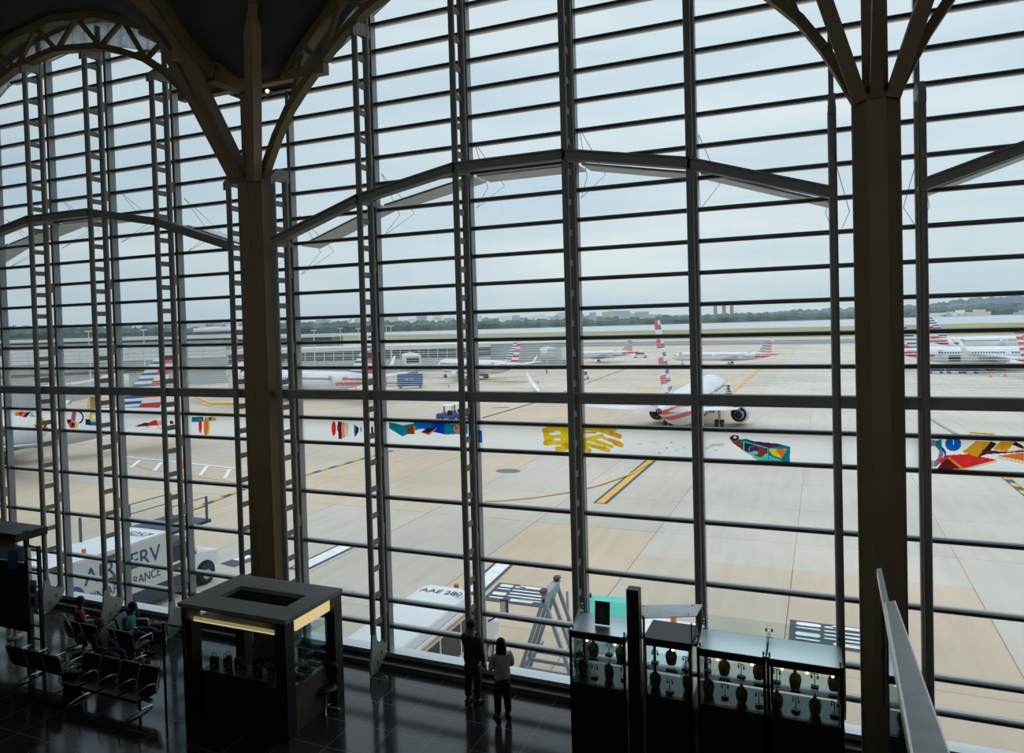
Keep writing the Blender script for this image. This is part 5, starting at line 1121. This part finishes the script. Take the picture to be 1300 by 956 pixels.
# ---------------------------------------------------------------- display cases
WARM=mat('warm halogen bulb',(1,.7,.4),.5,emit=(1,.55,.22),es=4)
HOODT=mat('mirror glass case top',(.80,.87,.90),.28,.85,.03,3)
def case(label,x0,x1,y0,y1,zt,hood,nbulb,bust,hoodh=.28,topm=None):
    cx,cy=(x0+x1)/2,(y0+y1)/2; root=empty('display_case',(cx,cy,FL),0,label,'display case')
    def ob(mb,n,m_,**k): o=mb.build(n,m_,root,**k); o.location=-Vector(root.location); return o
    m=MB(); t=.045
    for x in (x0,x1):
        for y in (y0,y1): m.box2((x-t if x==x1 else x,y-t if y==y1 else y,FL),(x if x==x1 else x+t,y if y==y1 else y+t,zt))
    m.box2((x0,y0,zt-.14),(x1,y0+t,zt-.02)); m.box2((x0,y1-t,zt-.14),(x1,y1,zt-.02)); m.box2((x0,y0,zt-.14),(x0+t,y1,zt-.02)); m.box2((x1-t,y0,zt-.14),(x1,y1,zt-.02)); ob(m,'frame',BLKM)
    ob(MB().box2((x0,y0,zt-.02),(x1,y1,zt)),'case_top',topm or HOODT)
    ob(MB().box2((x0,y0,FL),(x1,y1,FL+1.25)),'plinth',BLKM)
    m=MB(); m.box2((x0+.02,y0+.01,FL+1.25),(x1-.02,y0+.02,zt-.14)); m.box2((x0+.01,y0+.03,FL+1.25),(x0+.02,y1-.03,zt-.14)); m.box2((x1-.02,y0+.03,FL+1.25),(x1-.01,y1-.03,zt-.14)); ob(m,'glass_front',GK)
    m=MB()
    for z in (FL+1.25,FL+1.68): m.box2((x0+.05,y0+.06,z),(x1-.05,y1-.06,z+.012))
    each(m,'glass_shelf',GK,root,root.location)
    if hood:
        m=MB(); m.box2((x0,y1-.012,zt),(x1,y1,zt+hoodh)); m.prism([(y0+.1,zt),(y1,zt),(y1,zt+hoodh)],x0,x0+.012,'x'); m.prism([(y0+.1,zt),(y1,zt),(y1,zt+hoodh)],x1-.012,x1,'x'); ob(m,'glass_hood',GK)
        m=MB(); 
        for x in (x0+.03,x1-.05): m.box((x+.01,y1-.03,zt+hoodh*.5),(.03,.03,.05)); m.box((x+.01,y0+.12,zt+.02),(.03,.03,.05))
        each(m,'glass_clip',BLKM,root,root.location)
    m=MB()
    for i in range(nbulb): m.ball((x0+(x1-x0)*(i+.6)/nbulb,y0+.10,zt-.20),.026,n=10,m=6)
    each(m,'lamp',WARM,root,root.location)
    # jewellery busts and boxes: things of their own standing on the shelves
    r=random.Random(int(abs(x0)*100))
    k=0
    for z in (FL+1.262,FL+1.692):
        n=max(2,int((x1-x0)/.25))
        for i in range(n):
            x=x0+.14+(x1-x0-.28)*i/(n-1); y=cy+r.uniform(-.15,.05)-.1; hh=.36
            rt=empty('jewellery_bust' if (i+k)%2==0 else 'ring_stand',(x,y,z),r.uniform(-.4,.4),'%s, %s from the left on the %s shelf of the %s'%('necklace bust' if (i+k)%2==0 else 'jewellery stand',ORD[i],['lower','upper'][k],bust),'jewellery display','jewellery displays in the '+bust)
            if (i+k)%2==0:
                mb=MB(); mb.loft([[(a*q*.9,b*q*.45,zz) for a,b in [(math.cos(t*PI/5),math.sin(t*PI/5)) for t in range(10)]] for q,zz in ((.07,0),(.095,.03),(.12,hh*.45),(.10,hh*.66),(.035,hh*.8),(.03,hh)) ]); mb.build('bust',mat('olive velvet bust',(.20,.17,.10),.8,0,.2,10),rt)
                mb=MB(); P=[(.05*math.sin(t),-.045-.0*t,hh*.62-.08*math.cos(t*.5)**2) for t in [(-1.5+i_*.3) for i_ in range(11)]]; mb.tube(P,.006,5); mb.build('necklace',mat('gold beads',(.7,.45,.12),.3,.9),rt)
            else:
                mb=MB(); mb.box((0,0,.02),(.12,.1,.04)); mb.build('base',BLKM,rt); mb=MB(); mb.tube([(0,0,.04),(0,0,hh*.7)],.008,6); mb.tube([(-.06,0,hh*.7),(.06,0,hh*.7)],.008,6); mb.build('t_bar',CHROME,rt)
                mb=MB(); mb.ball((-.05,0,hh*.55),(.018,.012,.04),n=8,m=5); mb.ball((.05,0,hh*.55),(.018,.012,.04),n=8,m=5); mb.build('earrings',mat('turquoise stones',(.1,.45,.45),.3),rt)
        k+=1
    return root
CZ=6.55
case('tall black framed jewellery case with a glass hood and framed poster on top',-4.55,-3.46,-1.92,-1.02,CZ,True,2,'case under the poster')
case('dark display case between the pillar and the long cases, under the tilted sign panel',-3.12,-2.26,-1.9,-1.05,CZ+.05,False,1,'case under the sign',topm=BLKM)
case('long glass-hooded jewellery case, left of the matching pair',-2.16,-1.0,-1.9,-1.02,CZ,True,2,'left long case')
case('long glass-hooded jewellery case beside the handrail column, right of the matching pair',-.98,.22,-1.9,-1.02,CZ,True,3,'right long case')
p=aty(764,785,-1.55); root=empty('framed_poster',(p.x,-1.5,CZ),0,'small black framed poster with a dark portrait standing on the jewellery case','poster')
m=MB(); Mx=Matrix.Rotation(-.12,3,'X'); m.box((0,0,.235),(.29,.03,.43),M=Mx); m.build('frame',BLKM,root)
m=MB(); m.box((0,-.022,.235),(.23,.01,.36),M=Mx); m.build('picture',mat('dark brown poster print',(.06,.045,.04),.5,0,.5,8),root)
m=MB(); m.ball((0,-.035,.28),(.05,.006,.07),n=12,m=8); m.ball((0,-.03,.15),(.085,.006,.07),n=12,m=8); m.build('portrait',mat('poster figure',(.13,.11,.10),.6),root)
p=aty(804,747,-1.85); root=tag(MB().box2((p.x-.115,-1.95,FL),(p.x+.115,-1.72,p.z)).build('dark_pillar',BLKM,bevel=.01,local=(p.x,-1.83,FL)),'slim black square pillar between the two display cases','pillar')
p=aty(817,782,-1.97); m=MB(); m.tube([(p.x-.02,-1.99,FL),(p.x,-1.97,p.z)],.024,8); tag(m.build('wooden_pole',mat('yellow wood pole',(.55,.36,.10),.5),local=(p.x,-1.95,FL)),'yellow wooden pole leaning against the black pillar','pole')
a=aty(813,770,-1.75); b_=aty(890,769,-1.75); c=aty(884,783,-1.75); 
root=empty('tilted_sign',((a.x+b_.x)/2,-1.75,CZ),0,'tilted pale grey sign panel on short posts above the middle display case','sign')
Q=[aty(811,768,-1.45),aty(892,767,-1.45),aty(884,782,-1.85),aty(811,785,-1.85)]; dn=Vector((0,.0,-.012))
m=MB(); m.add(Q+[q+dn for q in Q],[(0,1,2,3),(7,6,5,4),(0,4,5,1),(1,5,6,2),(2,6,7,3),(3,7,4,0)]); o=m.build('panel',mat('pale grey sign board',(.62,.66,.69),.35,.6),root); o.location=-Vector(root.location)
m=MB()
for t,v_ in ((.08,.1),(.85,.1),(.85,.85),(.08,.85)):
    q=Q[0].lerp(Q[1],t).lerp(Q[3].lerp(Q[2],t),v_); m.ball(q+Vector((0,0,.008)),(.014,.014,.008),n=8,m=5)
for x in (Q[3].x+.08,Q[2].x-.1): m.tube([(x,-1.80,CZ+.05),(x,-1.80,Q[3].z+.02)],.012,6)
each(m,'post',BLKM,root,root.location)
# ---------------------------------------------------------------- handrail of the upper level, near the camera
def railpt(x,y,Z): return atz(x,y,Z)
HZ=H-.95
n1,n2=railpt(1140,866,HZ),railpt(1175,866,HZ); f1,f2=railpt(1122,764,HZ),railpt(1137,761,HZ)
root=empty('glass_balustrade',tuple(f1),0,'wide stainless handrail with glass below, running towards the camera at the handrail column','handrail')
d1=(n1-f1); n1b=f1+d1*2.2; n2b=f2+(n2-f2)*2.2
m=MB(); u=Vector((0,0,-.05)); m.add([f1,f2,n2b,n1b,f1+u,f2+u,n2b+u,n1b+u],[(0,1,2,3),(7,6,5,4),(0,4,5,1),(1,5,6,2),(2,6,7,3),(3,7,4,0)]); o=m.build('handrail',mat('satin stainless rail',(.75,.76,.78),.3,.85,.08,20),root,bevel=.006); o.location=-Vector(root.location)
m=MB(); g1=f1.lerp(f2,.35); g2=n1b.lerp(n2b,.35); m.add([g1+u,g2+u,g2+Vector((0,0,-.92)),g1+Vector((0,0,-.92)),g1+u+Vector((.012,0,0)),g2+u+Vector((.012,0,0)),g2+Vector((.012,0,-.92)),g1+Vector((.012,0,-.92))],[(0,1,2,3),(7,6,5,4),(0,4,5,1),(1,5,6,2),(2,6,7,3),(3,7,4,0)]); o=m.build('glass_panel',GK,root); o.location=-Vector(root.location)
e1,e2=railpt(1113,722,HZ-.35),railpt(1119,721,HZ-.35); e3,e4=railpt(1135,790,HZ-.35),railpt(1126,791,HZ-.35)
root=empty('stair_handrail',tuple(e1),0,'narrow stainless handrail beyond the wide one in front of the handrail column','handrail')
m=MB(); m.add([e1,e2,e3,e4]+[q+Vector((0,0,-.04)) for q in (e1,e2,e3,e4)],[(0,1,2,3),(7,6,5,4),(0,4,5,1),(1,5,6,2),(2,6,7,3),(3,7,4,0)]); o=m.build('rail',mat('satin stainless rail',(.75,.76,.78),.3,.85,.08,20),root); o.location=-Vector(root.location)
m=MB(); 
for t in (.3,.85):
    q=e1.lerp(e4,t); m.tube([q+Vector((.01,0,-.04)),q+Vector((.01,0,-.6))],.008,6)
each(m,'baluster',BLKM,root,root.location)
# the upper level the viewer stands on
MB().box2((xL-.3,-31,10.05),(xR+.3,-13.05,10.48)).build('floor_upper',FM)['kind']='structure'
# spot lamps on the kiosk column
for x,y,l in ((297,112,'left'),(340,116,'right')):
    p=aty(x,y,-.95); root=empty('spot_lamp',tuple(p),0,'small lit spot lamp high on the %s side of the kiosk column'%l,'lamp')
    m=MB(); m.tube([(0,.12,0),(0,-.0,0)],[.05,.07],10); m.bar((0,.05,-.08),(.25 if l=='left' else -.25,.1,-.12),.03,.03); m.build('housing',BLKM,root); m=MB(); m.ball((0,-.02,0),.045,n=10,m=6); m.build('bulb',WARM,root)
# worker on the apron
p=G(694,475); J=standing(); person('apron worker in a yellow vest far out on the concrete',p+(0,),.4,J,('vest',mat('hi vis yellow',(.55,.6,.05),.7),.0),('trousers',JEAN),HAIR)
# ---------------------------------------------------------------- sky and light
w=bpy.data.worlds.new('overcast sky'); bpy.context.scene.world=w; w.use_nodes=True; nt=w.node_tree; N=nt.nodes; K=nt.links; bg=N['Background']
tc=N.new('ShaderNodeTexCoord'); sp=N.new('ShaderNodeSeparateXYZ'); K.new(tc.outputs['Generated'],sp.inputs[0])
rp=N.new('ShaderNodeValToRGB'); e=rp.color_ramp.elements; e[0].position=0; e[0].color=(.55,.63,.66,1); e[1].position=1; e[1].color=(1.7,1.8,1.9,1)
for ps,c in ((.10,(.60,.68,.71)),(.25,(.62,.71,.76)),(.42,(.60,.70,.76)),(.6,(1.0,1.08,1.14))): q=e.new(ps); q.color=c+(1,)
K.new(sp.outputs['Z'],rp.inputs[0])
mp=N.new('ShaderNodeMapping'); mp.inputs['Scale'].default_value=(1.2,1.2,7); K.new(tc.outputs['Generated'],mp.inputs[0])
no=N.new('ShaderNodeTexNoise'); no.inputs['Scale'].default_value=1.6; no.inputs['Detail'].default_value=6; K.new(mp.outputs[0],no.inputs[0])
r2=N.new('ShaderNodeValToRGB'); r2.color_ramp.elements[0].position=.32; r2.color_ramp.elements[0].color=(.80,.90,.98,1); r2.color_ramp.elements[1].position=.66; r2.color_ramp.elements[1].color=(1.12,1.10,1.08,1); K.new(no.outputs[0],r2.inputs[0])
mx=N.new('ShaderNodeMix'); mx.data_type='RGBA'; mx.blend_type='MULTIPLY'; mx.inputs[0].default_value=1; K.new(rp.outputs[0],mx.inputs[6]); K.new(r2.outputs[0],mx.inputs[7]); K.new(mx.outputs[2],bg.inputs[0]); bg.inputs[1].default_value=1.15
sc=bpy.context.scene
sc.view_settings.view_transform='Standard'; sc.view_settings.look='None'; sc.view_settings.gamma=1; sc.view_settings.use_curve_mapping=False; sc.view_settings.exposure=0.0
sc.cycles.transparent_max_bounces=24; sc.cycles.max_bounces=8
sc.cycles.use_denoising=True

for o in list(C.objects):
    if o.parent is None and o.get('label') and len(o['label'].replace('-',' ').split())>16: print('LONGLABEL',len(o['label'].split()),o.name,o['label'])
